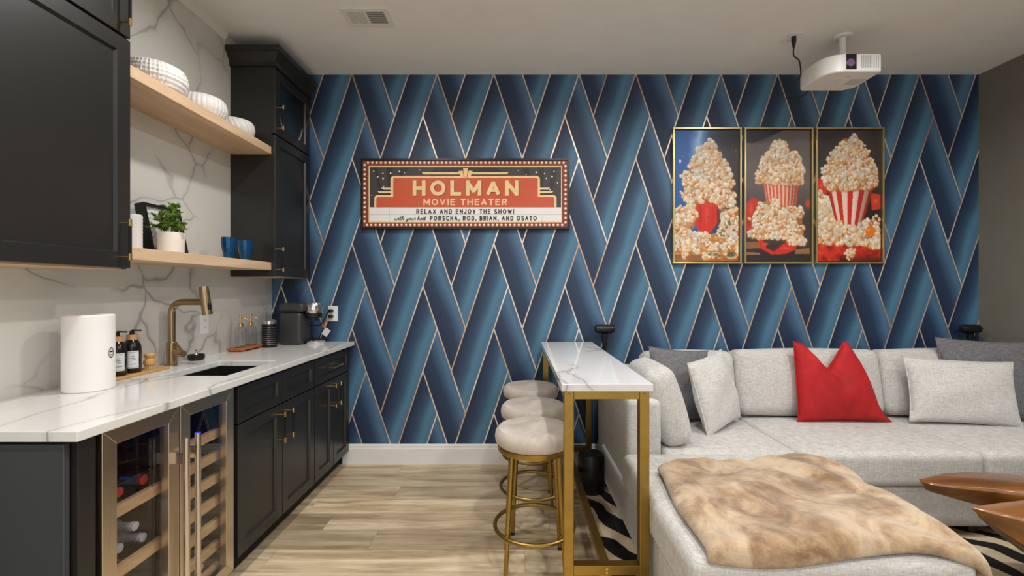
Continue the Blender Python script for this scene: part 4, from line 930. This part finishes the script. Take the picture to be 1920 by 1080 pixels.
def art1():
    A = Art(1); A.a[:] = np.array((30, 60, 120))/255.; nz = A.noise(0.6, 26)+A.noise(0.3, 11)
    bl = np.clip(1.75-GX*2.0+nz*0.5, 0, 1); A.a = np.array((58, 50, 56))/255.*(1-bl[..., None])+np.array((34, 92, 168))/255.*bl[..., None]
    st = np.clip(1-np.abs(GX-0.36+0.18*(GY-0.1)+nz*0.12)/0.14, 0, 1)*np.clip(1.1-GY*1.3, 0, 1); A.blend(st*0.85, np.array((176, 214, 240.)))
    A.ell(0.85, 0.06, 0.35, 0.10, (24, 22, 26), 0.6); A.blend(np.clip((GY-0.72)*4, 0, 1)*0.9, np.array((120, 78, 48.)))
    A.blend(np.clip((GY-0.88)*6, 0, 1)*np.clip(nz*2+0.6, 0, 1), np.array((206, 120, 44.)))
    A.pile(26, lambda x, y: 0.60 < y < 0.82 and (x < 0.22 or x > 0.72), 0.075, 0.3)
    A.poly([(0.24, 0.54), (0.74, 0.53), (0.68, 0.70), (0.56, 0.78), (0.44, 0.82), (0.30, 0.70)], (214, 44, 24))
    for (x0, c) in ((0.30, (240, 96, 46)), (0.40, (176, 30, 18)), (0.50, (232, 70, 34)), (0.60, (196, 36, 22)), (0.68, (120, 24, 24))): A.ell(x0, 0.64, 0.035, 0.13, c, 0.7, 0.8)
    A.pile(150, domein(0.52, 0.10, 0.53, 0.05, 0.36), 0.075, 0.45); A.pile(16, lambda x, y: 0.46 < y < 0.57 and 0.70 < x < 0.92, 0.07, 0.7)
    A.kernel(0.15, 0.34, 0.07); A.kernel(0.14, 0.48, 0.06); A.ell(0.08, 0.235, 0.02, 0.013, (230, 240, 250))
    A.pile(20, lambda x, y: 0.60 < y < 0.75 and x < 0.3 and x < 0.1+y*0.3, 0.07, 0.25); A.pile(70, lambda x, y: 0.74 < y < 0.95 and abs(x-0.4) < 0.6 and y > 0.80-0.1*abs(x-0.5), 0.07, 0.2)
    for q in range(26): A.ell(A.r.uniform(0.5, 0.95), A.r.uniform(0.66, 0.97), 0.035, 0.012, (86, 100, 78), 0.6, 0.8)
    A.ell(0.86, 0.94, 0.10, 0.04, (58, 72, 66), 0.5, 0.8); A.pile(10, lambda x, y: 0.82 < y < 0.93 and 0.4 < x < 0.95, 0.06, 0.15)
    for q in range(50): A.ell(A.r.uniform(0.05, 0.98), A.r.uniform(0.06, 0.62), 0.007, 0.0035, (225, 225, 225), 0.8, 0.8)
    return A.a
def stripes(A, tl, tr, ty, bl_, br_, by, n, c1, c2, curve=0.01):
    for i in range(n):
        a, b = i/n, (i+1)/n; xs = lambda u, L, R: L+(R-L)*(0.5-0.5*math.cos(PI*u))*0.35+(R-L)*u*0.65
        A.poly([(xs(a, tl, tr), ty), (xs(b, tl, tr), ty), (xs(b, bl_, br_), by), (xs(a, bl_, br_), by)], c1 if i % 2 == 0 else c2)
    q = np.clip((GY-ty)/(by-ty), 0, 1); L = tl+(bl_-tl)*q; Rr = tr+(br_-tr)*q; u = (GX-L)/(Rr-L); m = ((u > 0) & (u < 1) & (GY > ty) & (GY < by)).astype(float)
    A.blend(m*np.clip((u-0.62)*1.5, 0, 0.6), np.array((96, 30, 22.))); A.blend(m*np.clip((0.12-u)*4, 0, 0.4), np.array((120, 40, 30.)))
def art2():
    A = Art(2); A.a[:] = np.array((106, 96, 94))/255.; A.a += A.noise(0.05, 20)[..., None]; A.poly([(0, 0), (0.6, 0), (0.1, 0.10), (0, 0.09)], (44, 40, 48)); A.ell(0.15, 0.05, 0.3, 0.06, (40, 36, 44), 0.8)
    A.blend(np.clip((GY-0.42)*3, 0, 0.75), np.array((52, 42, 40.))); A.ell(0.97, 0.56, 0.06, 0.05, (208, 70, 40), 0.7)
    A.blend(np.clip((GY-0.86)*12, 0, 1)*0.7, np.array((40, 32, 30.))); A.poly([(0, 0.85), (0.24, 0.85), (0.26, 0.90), (0, 0.905)], (142, 98, 66)); A.poly([(0, 0.93), (0.22, 0.935), (0.22, 0.95), (0, 0.95)], (150, 108, 80)); A.poly([(0.78, 0.91), (1, 0.90), (1, 0.945), (0.76, 0.945)], (150, 106, 64))
    A.poly([(0, 0.56), (0.10, 0.51), (0.20, 0.53), (0.16, 0.66), (0.10, 0.76), (0, 0.80)], (196, 52, 36)); A.ell(0.08, 0.60, 0.05, 0.06, (232, 104, 76), 0.9, 0.6); A.ell(0.05, 0.70, 0.04, 0.04, (130, 26, 20), 0.9, 0.7)
    stripes(A, 0.25, 0.85, 0.385, 0.33, 0.78, 0.62, 21, (214, 98, 70), (238, 184, 160)); A.poly([(0.22, 0.382), (0.88, 0.382), (0.87, 0.40), (0.24, 0.402)], (228, 204, 186))
    A.pile(125, domein(0.53, 0.095, 0.385, 0.06, 0.34), 0.068, 0.4)
    A.poly([(0.16, 0.80), (0.26, 0.84), (0.32, 0.90), (0.44, 0.925), (0.60, 0.86), (0.80, 0.86), (0.78, 0.91), (0.62, 0.945), (0.40, 0.95), (0.22, 0.90)], (206, 48, 34)); A.ell(0.30, 0.87, 0.06, 0.02, (240, 96, 70), 0.8, 0.8); A.ell(0.62, 0.90, 0.12, 0.014, (236, 90, 66), 0.8, 0.8); A.ell(0.45, 0.90, 0.08, 0.015, (120, 20, 18), 0.8, 0.7)
    A.ell(0.42, 0.815, 0.28, 0.035, (62, 50, 48), 0.2); A.pile(105, domein(0.40, 0.545, 0.81, 0.14, 0.32), 0.066, 0.35); A.pile(30, lambda x, y: 0.60 < y < 0.78 and 0.62 < x < 0.88, 0.06, 0.75); A.pile(9, lambda x, y: 0.77 < y < 0.86 and 0.62 < x < 0.9, 0.065, 0.1)
    return A.a
def art3():
    A = Art(3); A.a[:] = np.array((62, 54, 52))/255.; A.a += A.noise(0.05, 20)[..., None]; A.blend(np.clip((GY-0.35)*3, 0, 0.8), np.array((44, 24, 20.)))
    A.poly([(0, 0.37), (0.10, 0.36), (0.16, 0.42), (0.14, 0.50), (0, 0.53)], (208, 56, 38)); A.poly([(0.84, 0.48), (1, 0.49), (1, 0.60), (0.86, 0.61)], (206, 58, 40)); A.ell(0.92, 0.54, 0.05, 0.03, (234, 110, 70), 0.9, 0.7); A.ell(0.05, 0.42, 0.05, 0.03, (234, 104, 76), 0.9, 0.7)
    A.poly([(0, 0.80), (0.3, 0.80), (0.6, 0.80), (1, 0.86), (1, 1), (0, 1)], (200, 44, 26))
    nz = A.noise(1.0, 14)+A.noise(0.5, 7); A.blend(np.clip((GY-0.80)*20, 0, 1)*np.clip(nz*1.6, 0, 0.85), np.array((118, 16, 14.))); A.blend(np.clip((GY-0.80)*20, 0, 1)*np.clip(-nz*1.4, 0, 0.7), np.array((240, 96, 52.)))
    A.blend(np.clip((GY-0.94)*14, 0, 0.8)*(GX > 0.35), np.array((60, 26, 22.)))
    A.pile(34, lambda x, y: 0.50 < y < 0.76 and x < 0.24, 0.08, 0.2)
    stripes(A, 0.14, 0.90, 0.425, 0.32, 0.68, 0.765, 9, (212, 46, 30), (240, 210, 192))
    A.pile(180, domein(0.51, 0.06, 0.44, 0.10, 0.40), 0.066, 0.55); A.pile(26, lambda x, y: 0.70 < y < 0.84 and 0.06 < x < 0.36, 0.08, 0.15); A.pile(22, lambda x, y: 0.74 < y < 0.86 and 0.46 < x < 0.74, 0.08, 0.3); A.pile(14, lambda x, y: 0.68 < y < 0.80 and 0.7 < x < 0.98, 0.075, 0.8)
    A.ell(0.835, 0.775, 0.082, 0.048, (232, 120, 22), 0.18); A.ell(0.81, 0.76, 0.03, 0.016, (252, 180, 90), 0.9, 0.8); A.pile(7, lambda x, y: 0.84 < y < 0.91 and 0.80 < x < 0.96, 0.07, 0.1); A.pile(5, lambda x, y: 0.92 < y < 0.96 and 0.46 < x < 0.56, 0.06, 0.1)
    return A.a
def picture(label, px0, px1, art):
    yf = YB-0.03; s = F/yf; x0, x1 = (px0-CX)/s, (px1-CX)/s; z0, z1 = EYE-(494-CY)/s, EYE-(238.5-CY)/s
    t = thing('popcorn_picture', label, 'picture', ((x0+x1)/2, YB, z0), 'gold-framed popcorn pictures'); w = 0.012
    for (a, b, c, d) in ((x0, x1, z0, z0+w), (x0, x1, z1-w, z1), (x0, x0+w, z0+w, z1-w), (x1-w, x1, z0+w, z1-w)): part('frame_bar', MB().box(a, b, yf, YB-0.0005, c, d), m_picgold, t, 0.001, smooth=False)
    g = 0.016; part('backing', MB().box(x0+w, x1-w, YB-0.012, YB-0.001, z0+w, z1-w), m_black, t, smooth=False)
    ax0, ax1, az0, az1 = x0+g+.002, x1-g-.002, z0+g+.002, z1-g-.002; a = np.clip(art(), 0, 1); me = bpy.data.meshes.new('print')
    vs = [(ax0+(ax1-ax0)*i/(AW-1)-(x0+x1)/2, -0.0145, az1-(az1-az0)*j/(AH-1)-z0) for j in range(AH) for i in range(AW)]
    me.from_pydata(vs, [], [(j*AW+i, (j+1)*AW+i, (j+1)*AW+i+1, j*AW+i+1) for j in range(AH-1) for i in range(AW-1)]); me.update()
    at = me.color_attributes.new('Col', 'FLOAT_COLOR', 'POINT'); l = np.ones((AH*AW, 4), np.float32); l[:, :3] = srgb2lin(a).reshape(-1, 3); at.data.foreach_set('color', l.ravel())
    me.materials.append(m_print); o = bpy.data.objects.new('print', me); C.objects.link(o); o.parent = t
m_picgold = plain('frame_gold', (206, 184, 130), 0.3, 0.85, 0.06)
picture('gold-framed popcorn picture with blue background and plain red bucket', 1262.5, 1391, art1)
picture('gold-framed popcorn picture with fine pink-striped cup, between the other two', 1396.5, 1525.5, art2)
picture('gold-framed popcorn picture with bold red and white striped bucket', 1531, 1659, art3)

# ------------------------------------------------------------------ rug
single('zebra_rug', 'black and cream zebra print rug under the sofa', 'rug', MB().box(0.44, 3.25, 0.1, 2.985, 0.0, 0.008), m_zebra, bevel=0.002)
RZ = 0.008
# ------------------------------------------------------------------ console table
tx0, tx1, ty0, ty1 = 0.190, 0.566, 1.836, 3.30; tt = 0.921
t = thing('console_table', 'narrow bar-height table with marble top and gold metal frame', 'table', ((tx0+tx1)/2, (ty0+ty1)/2, 0))
part('tabletop', MB().box(tx0, tx1, ty0, ty1, tt-0.031, tt), m_ttop, t, 0.002, smooth=False)
a, b = tx0+0.012, tx1-0.012; c, d = ty0+0.012, ty1-0.012; w = 0.04; zt_ = tt-0.031
for (x, y) in ((a, c), (b-w, c), (a, d-w), (b-w, d-w)):
    g = part('leg', MB().box(x, x+w, y, y+w, 0.0 if x < 0.4 else RZ, zt_), m_gold, t, 0.002, smooth=False)
    if y == c: part('bolt', MB().lathe([(0.0, -0.002), (0.006, -0.002), (0.007, 0.0), (0.0, 0.0)], (x+w/2, y-0.0003, zt_-0.016), 'Y', 12), m_gold, g)
for (x0_, x1_, y0_, y1_, z0_, z1_) in ((a+w, b-w, c, c+w, zt_-0.035, zt_), (a+w, b-w, d-w, d, zt_-0.035, zt_), (a, a+w*0.8, c+w, d-w, zt_-0.035, zt_), (b-w*0.8, b, c+w, d-w, zt_-0.035, zt_), (a+w, b-w, c, c+w, 0.128, 0.168), (a+w, b-w, d-w, d, 0.128, 0.168), ((a+b)/2-0.018, (a+b)/2+0.018, c+w, d-w, 0.132, 0.164)):
    part('rail', MB().box(x0_, x1_, y0_, y1_, z0_, z1_), m_gold, t, 0.0015, smooth=False)
for zz in (0.140, 0.156): part('bolt', MB().lathe([(0.0, -0.002), (0.0055, -0.002), (0.0065, 0.0), (0.0, 0.0)], ((a+b)/2, c-0.0003, zz), 'Y', 12), m_brass, t)

# ------------------------------------------------------------------ stools
def stool(label, x, y, rz):
    t = thing('bar_stool', label, 'stool', (x, y, 0), 'taupe velvet bar stools')
    part('seat', MB().lathe([(0.0, 0.585), (0.170, 0.585), (0.182, 0.598), (0.186, 0.620), (0.182, 0.644), (0.168, 0.660), (0.12, 0.668), (0.0, 0.671)], (x, y, 0), 'Z', 40), m_seat, t)
    part('seat_ring', MB().lathe([(0.150, 0.560), (0.172, 0.560), (0.174, 0.566), (0.174, 0.584), (0.150, 0.584), (0.150, 0.560)], (x, y, 0), 'Z', 40), m_gold, t)
    for k in range(4):
        an = PI/4+k*PI/2+rz; c_, s_ = math.cos(an), math.sin(an)
        lg = part('leg', MB().tube([(x+0.190*c_, y+0.190*s_, 0.012), (x+0.148*c_, y+0.148*s_, 0.565)], [0.0095, 0.013], 12), m_gold, t)
        part('foot_cap', MB().tube([(x+0.191*c_, y+0.191*s_, 0.0), (x+0.190*c_, y+0.190*s_, 0.014)], 0.0105, 10), m_rubber, lg)
        part('collar', MB().tube([(x+0.1771*c_, y+0.1771*s_, 0.182), (x+0.1745*c_, y+0.1745*s_, 0.216)], 0.0135, 12), m_gold, lg)
    part('footrest_ring', MB().tube([(x+0.186*math.cos(q*PI/24), y+0.186*math.sin(q*PI/24), 0.200) for q in range(48)], 0.0095, 10, True), m_gold, t)
stool('taupe velvet bar stool with gold legs, nearest the camera', 0.090, 2.120, 0.0)
stool('taupe velvet bar stool with gold legs, middle of the three', 0.104, 2.540, 0.12)
stool('taupe velvet bar stool with gold legs, nearest the blue wall', 0.104, 3.030, -0.1)

# black bin + speaker stands
x, y = 0.490, 2.90
t = thing('floor_bin', 'black cylindrical bin on the floor between table and sofa', 'bin', (x, y, RZ))
part('body', MB().lathe([(0.0, 0), (0.080, 0), (0.084, 0.006), (0.084, 0.225), (0.078, 0.235), (0.0, 0.235)], (x, y, RZ), 'Z', 36), m_black, t)
part('lid', MB().lathe([(0.0, 0.235), (0.076, 0.235), (0.074, 0.243), (0.0, 0.246)], (x, y, RZ), 'Z', 36), m_blackm, t)
def sstand(label, x):
    y = 3.285; t = thing('speaker_stand', label, 'speaker stand', (x, y, 0), 'black speaker stands behind the sofa')
    part('base', MB().lathe([(0.0, 0), (0.052, 0), (0.054, 0.004), (0.050, 0.014), (0.0, 0.016)], (x, y, 0), 'Z', 24), m_blackm, t)
    part('pole', MB().tube([(x, y, 0.014), (x, y, 0.985)], 0.011, 12), m_blackm, t)
    part('socket', MB().tube([(x, y, 0.88), (x, y, 0.97), (x, y, 0.985)], [0.016, 0.021, 0.024], 14), m_black, t)
    pts = [(x-0.072, y, 1.018), (x-0.066, y, 1.018), (x-0.045, y, 1.018), (x+0.045, y, 1.018), (x+0.066, y, 1.018), (x+0.072, y, 1.018)]
    part('speaker_head', MB().tube(pts, [0.018, 0.028, 0.034, 0.034, 0.028, 0.018], 20), m_black, t)
sstand('black T-shaped speaker stand behind the marble bar table', 0.656); sstand('black T-shaped speaker stand in the corner by the grey wall', 3.335)

# ------------------------------------------------------------------ sofa
t = thing('sectional_sofa', 'light grey linen sectional sofa with long chaise', 'sofa', (2.0, 2.6, RZ))
BZ = 0.06; SZ = 0.28; ST = 0.455; XA = 0.59; YBK = 3.215
part('chaise_base', MB().rbox(((0.575+1.462)/2, (1.425+3.0)/2, (BZ+SZ)/2), (1.462-0.575, 3.0-1.425, SZ-BZ), 0.02, n=4), m_sofa, t)
part('seat_base', MB().rbox(((1.468+3.40)/2, (2.345+3.0)/2, (BZ+SZ)/2), (3.40-1.468, 3.0-2.345, SZ-BZ), 0.02, n=4), m_sofa, t)
part('back_frame', MB().rbox(((0.60+3.40)/2, (3.03+YBK)/2, (BZ+0.78)/2), (3.40-0.60, YBK-3.03, 0.78-BZ), 0.04, n=4), m_sofa, t)
part('arm', MB().rbox(((XA+0.775)/2, (2.36+3.21)/2, (BZ+0.725)/2), (0.775-XA, 3.21-2.36, 0.725-BZ), 0.03, n=4), m_sofa, t)
part('arm', MB().rbox((3.345, (2.34+3.03)/2, (BZ+0.64)/2), (0.115, 0.69, 0.64-BZ), 0.03, n=4), m_sofa, t)
def cush(name, x0, x1, y0, y1, z0, z1, r=0.04, puff=(0,0,0.012), rot=None, m=None, n=10, fn=None):
    return part(name, MB().rbox(((x0+x1)/2, (y0+y1)/2, (z0+z1)/2), (x1-x0, y1-y0, z1-z0), r, puff, n, rot, fn), m or m_sofa, t, ang=60)
def chaisefn(v):  # chaise cushion: narrows beside the arm
    return v
part('seat_cushion', MB().rbox(((0.785+1.485)/2, (2.33+2.98)/2, (SZ+ST)/2), (1.485-0.785, 2.98-2.33, ST-SZ+0.004), 0.03, (0,0,0.012), 8), m_sofa, t, ang=60)
part('chaise_cushion', MB().rbox(((0.555+1.475)/2, (1.41+2.352)/2, (SZ+ST)/2), (1.475-0.555, 2.352-1.41, ST-SZ), 0.042, (0,0,0.006), 10), m_sofa, t, ang=60)
cush('seat_cushion', 1.490, 2.440, 2.318, 3.02, SZ, ST+0.003, 0.035)
cush('seat_cushion', 2.445, 3.285, 2.318, 3.02, SZ, ST+0.003, 0.035)
tilt = Euler((-0.16, 0, 0))
cush('back_cushion', 1.475, 2.440, 2.955, 3.145, ST+0.012, 0.895, 0.055, (0.005, 0.03, 0.012), tilt)
cush('back_cushion', 2.450, 3.30, 2.955, 3.145, ST+0.012, 0.895, 0.055, (0.005, 0.03, 0.012), tilt)
cush('back_cushion', 0.86, 1.465, 2.95, 3.14, ST+0.012, 0.885, 0.055, (0.005, 0.03, 0.012), tilt)
part('side_cushion', MB().rbox((0.825, 2.60, 0.672), (0.165, 0.44, 0.43), 0.06, (0.035, 0.01, 0.012), 8, Euler((0, -0.30, 0))), m_sofa, t, ang=60)
for (x, y) in ((0.64, 1.50), (1.40, 1.50), (0.66, 3.12), (1.55, 2.42), (2.45, 2.42), (3.30, 2.42), (3.30, 3.12)): part('foot', MB().box(x-0.025, x+0.025, y-0.025, y+0.025, RZ if y < 2.95 else 0.0, BZ+0.004), m_black, t)

# pillows
def pillow(label, w, h, th, loc, rot, mat, pinch=0.06, chop=0.0, n=30, seam=True, seed=0, group='loose sofa pillows', skew=0.0):
    rn = random.Random(seed); ph = [rn.uniform(0, 6) for _ in range(6)]; vs = []; ix = {}
    def pt(i, j, s):
        u, v = 2*i/n-1, 2*j/n-1
        e = (1-u*u)*(1-v*v); d = th/2*max(0, e)**0.42*(1-0.12*abs(u*v))
        x = w/2*u*(1-pinch*(1-v*v)); z = h/2*v*(1-pinch*(1-u*u))
        x += skew*v*0.5
        if chop:
            q = ((v+1)/2)**2.2; z -= chop*max(0, 1-abs(u-0.12)/0.75)*q; d *= 1-0.35*q*math.exp(-(u-0.10)**2/0.05); z += 0.04*abs(u)*q
            Rv = np.interp(v, [-1, -.85, -.6, -.2, .2, .6, 1], [.302, .262, .232, .205, .172, .130, .075]); Lv = np.interp(v, [-1, -.9, 0, 1], [-.30, -.29, -.278, -.272]); x = float(Lv+(Rv-Lv)*(u+1)/2)
        d += (0.006*math.sin(4*u+ph[0]+2*v)+0.005*math.sin(5*v+ph[1]-3*u))*e**0.5
        if chop: d += 0.010*math.sin(9*u*(1+v)+ph[2])*e**0.5*max(0, v)
        return (x, s*d, z+h/2)
    fs = []
    for s in (-1, 1):
        for j in range(n+1):
            for i in range(n+1):
                edge = i in (0, n) or j in (0, n); k = (i, j, 0 if edge else s)
                if k not in ix: ix[k] = len(vs); vs.append(pt(i, j, 0 if edge else s))
        g = lambda i, j: ix[(i, j, 0 if (i in (0, n) or j in (0, n)) else s)]
        for j in range(n):
            for i in range(n):
                q = (g(i, j), g(i+1, j), g(i+1, j+1), g(i, j+1)); fs.append(q if s < 0 else q[::-1])
    me = mkmesh('pillow', MB().add(vs, fs), mat, ang=80); o = bpy.data.objects.new('throw_pillow', me); C.objects.link(o); o.location = loc; o.rotation_euler = rot; tag(o, label, 'pillow', group)
    if seam:
        path = [pt(i, 0, 0) for i in range(n+1)]+[pt(n, j, 0) for j in range(1, n+1)]+[pt(i, n, 0) for i in range(n-1, -1, -1)]+[pt(0, j, 0) for j in range(n-1, 0, -1)]
        s_ = bpy.data.objects.new('piping', mkmesh('piping', MB().tube(path, 0.0035, 6, True), mat)); C.objects.link(s_); s_.parent = o
ZS = ST+0.016
pillow('grey linen pillow leaning on the left arm side of the sofa', 0.46, 0.46, 0.15, (1.065, 2.835, ZS), Euler((-0.22, 0.10, 0.30)), m_greyp, seed=1)
pillow('square oatmeal linen pillow overlapping the left grey pillow', 0.44, 0.44, 0.15, (1.275, 2.72, ZS), Euler((-0.24, -0.10, 0.72)), m_whitep, seed=2)
pillow('bright red velvet pillow with a deep chopped top', 0.60, 0.47, 0.17, (2.09, 2.845, ZS-0.005), Euler((-0.16, 0, 0.0)), m_red, 0.05, 0.15, seed=3)
pillow('oatmeal lumbar pillow in front of the right grey pillow', 0.64, 0.40, 0.16, (2.79, 2.775, ZS), Euler((-0.20, 0.04, -0.10)), m_whitep, seed=4)
pillow('large grey linen pillow behind the lumbar pillow at right', 0.62, 0.50, 0.14, (3.075, 2.885, ZS+0.01), Euler((-0.16, 0.05, -0.05)), m_greyp, seed=5)

# throw blanket draped on the chaise
def drape():
    nx, ny = 64, 72; vs = []; fs = []; xe, ye = 1.440, 1.450; rn = random.Random(9); ph = [rn.uniform(0, 6) for _ in range(12)]
    def over(e, r=0.048):
        if e <= 0: return 0.0, 0.0
        if e < r*PI/2: return r*math.sin(e/r), -r*(1-math.cos(e/r))
        return r, -r-(e-r*PI/2)
    for j in range(ny+1):
        t_ = j/ny
        for i in range(nx+1):
            s_ = i/nx
            xl = 0.645-0.05*t_+0.008*math.sin(7*t_+1); xr = 1.43+0.13*min(1, t_*2.2)+0.03*math.sin(5*t_)+0.05*t_
            yf = 2.075+0.145*s_**0.8+0.012*math.sin(9*s_); yn = 1.395-0.02*math.sin(8*s_)-0.035*s_**3+0.03*math.exp(-((s_-0.75)/0.15)**2)
            x = xl+(xr-xl)*s_; y = yf+(yn-yf)*t_
            dx, zx = over(x-xe); dy, zy = over(ye-y)
            X = min(x, xe)+dx; Y = max(y, ye)-dy; z = zx+zy
            ed = min(s_, 1-s_, t_, 1-t_); e = min(1, ed/0.05)
            wv = 0.007*math.sin(11*x+4*y+ph[0])+0.006*math.sin(17*y-7*x+ph[1])+0.004*math.sin(29*x+13*y+ph[2])+0.006*math.sin(6*x*y*3+ph[3])
            th = 0.026*math.sqrt(max(0, 1-(1-e)**2))
            Z = ST+0.020+z+th+(wv+0.012)*e
            vs.append((X+(0.012*math.sin(20*y+ph[4]) if x-xe > 0.04 else 0), Y, Z))
    for j in range(ny):
        for i in range(nx): q = j*(nx+1)+i; fs.append((q, q+nx+1, q+nx+2, q+1))
    return MB().add(vs, fs)
o = single('throw_blanket', 'tan plush throw blanket spread over the sofa chaise', 'blanket', drape(), m_fur, ang=180)
sd = o.modifiers.new('solid', 'SOLIDIFY'); sd.thickness = 0.016; sd.offset = -1; ss_ = o.modifiers.new('sub', 'SUBSURF'); ss_.levels = 1; ss_.render_levels = 1

# ------------------------------------------------------------------ teak root coffee table
t = thing('root_coffee_table', 'polished teak root coffee table with finger-like limbs', 'coffee table', (2.35, 1.75, RZ))
out = [(1.845, 2.045), (1.835, 2.020), (1.86, 1.990), (1.95, 1.955), (2.06, 1.925), (2.14, 1.885), (2.15, 1.850), (2.08, 1.835), (1.97, 1.825), (1.86, 1.800), (1.815, 1.780), (1.84, 1.745), (1.92, 1.690), (2.02, 1.640), (2.15, 1.590), (2.32, 1.50), (2.55, 1.42), (2.75, 1.48), (2.88, 1.62), (2.92, 1.80), (2.84, 1.97), (2.66, 2.08), (2.50, 2.10), (2.38, 2.06), (2.32, 2.10), (2.22, 2.115), (2.10, 2.105), (1.97, 2.085)]
def offs(poly, d):
    n = len(poly); r = []
    for i in range(n):
        a = Vector(poly[i-1]); b = Vector(poly[i]); c = Vector(poly[(i+1) % n]); e = (c-a).normalized(); nrm = Vector((-e.y, e.x))
        r.append(tuple(b+nrm*d))
    return r
area = sum(out[i-1][0]*out[i][1]-out[i][0]*out[i-1][1] for i in range(len(out)))
sgn = 1 if area > 0 else -1
def near(p): return max(0.0, min(1.0, (p[0]-1.83)/0.45))
rings = []
for (d, z, zb_) in ((0.016, 0.452, 0.0), (0.004, 0.447, 0.0), (-0.002, 0.430, 0.3), (0.002, 0.405, 0.7), (0.014, 0.375, 1.0), (0.020, 0.330, 1.0)):
    q = offs(out, sgn*d); ring = []
    for p, p0 in zip(q, out):
        w_ = near(p0); zz = 0.452-(0.452-z)*(0.35+0.9*w_) if z < 0.44 else z
        if p0[1] < 1.86 and z < 0.44: zz -= (0.44-z)*2.0*w_
        ring.append((p[0], p[1], zz+0.006*math.sin(9*p[0]+7*p[1])))
    rings.append(ring)
mb = MB(); n = len(out); vs = [v for r in rings for v in r]; fs = []
for k in range(len(rings)-1):
    for i in range(n): j = (i+1) % n; fs.append((k*n+i, k*n+j, (k+1)*n+j, (k+1)*n+i))
fs.append(tuple(range(n))); fs.append(tuple(reversed(range((len(rings)-1)*n, len(rings)*n))))
part('slab', mb.add(vs, fs), m_teak, t, 0.004, ang=50)
tr = MB(); prf = [(0.30, 0.0), (0.28, 0.04), (0.19, 0.12), (0.17, 0.20), (0.21, 0.28), (0.27, 0.335)]
tr.lathe(prf, (2.50, 1.77, RZ), 'Z', 40)
tr.xf(lambda v: (2.50+(v[0]-2.50)*(1+0.16*math.sin(5*math.atan2(v[1]-1.77, v[0]-2.5)+v[2]*6)), 1.77+(v[1]-1.77)*(1+0.16*math.sin(5*math.atan2(v[1]-1.77, v[0]-2.5)+v[2]*6))*0.8, v[2]))
part('trunk', tr, m_teak, t, ang=60)
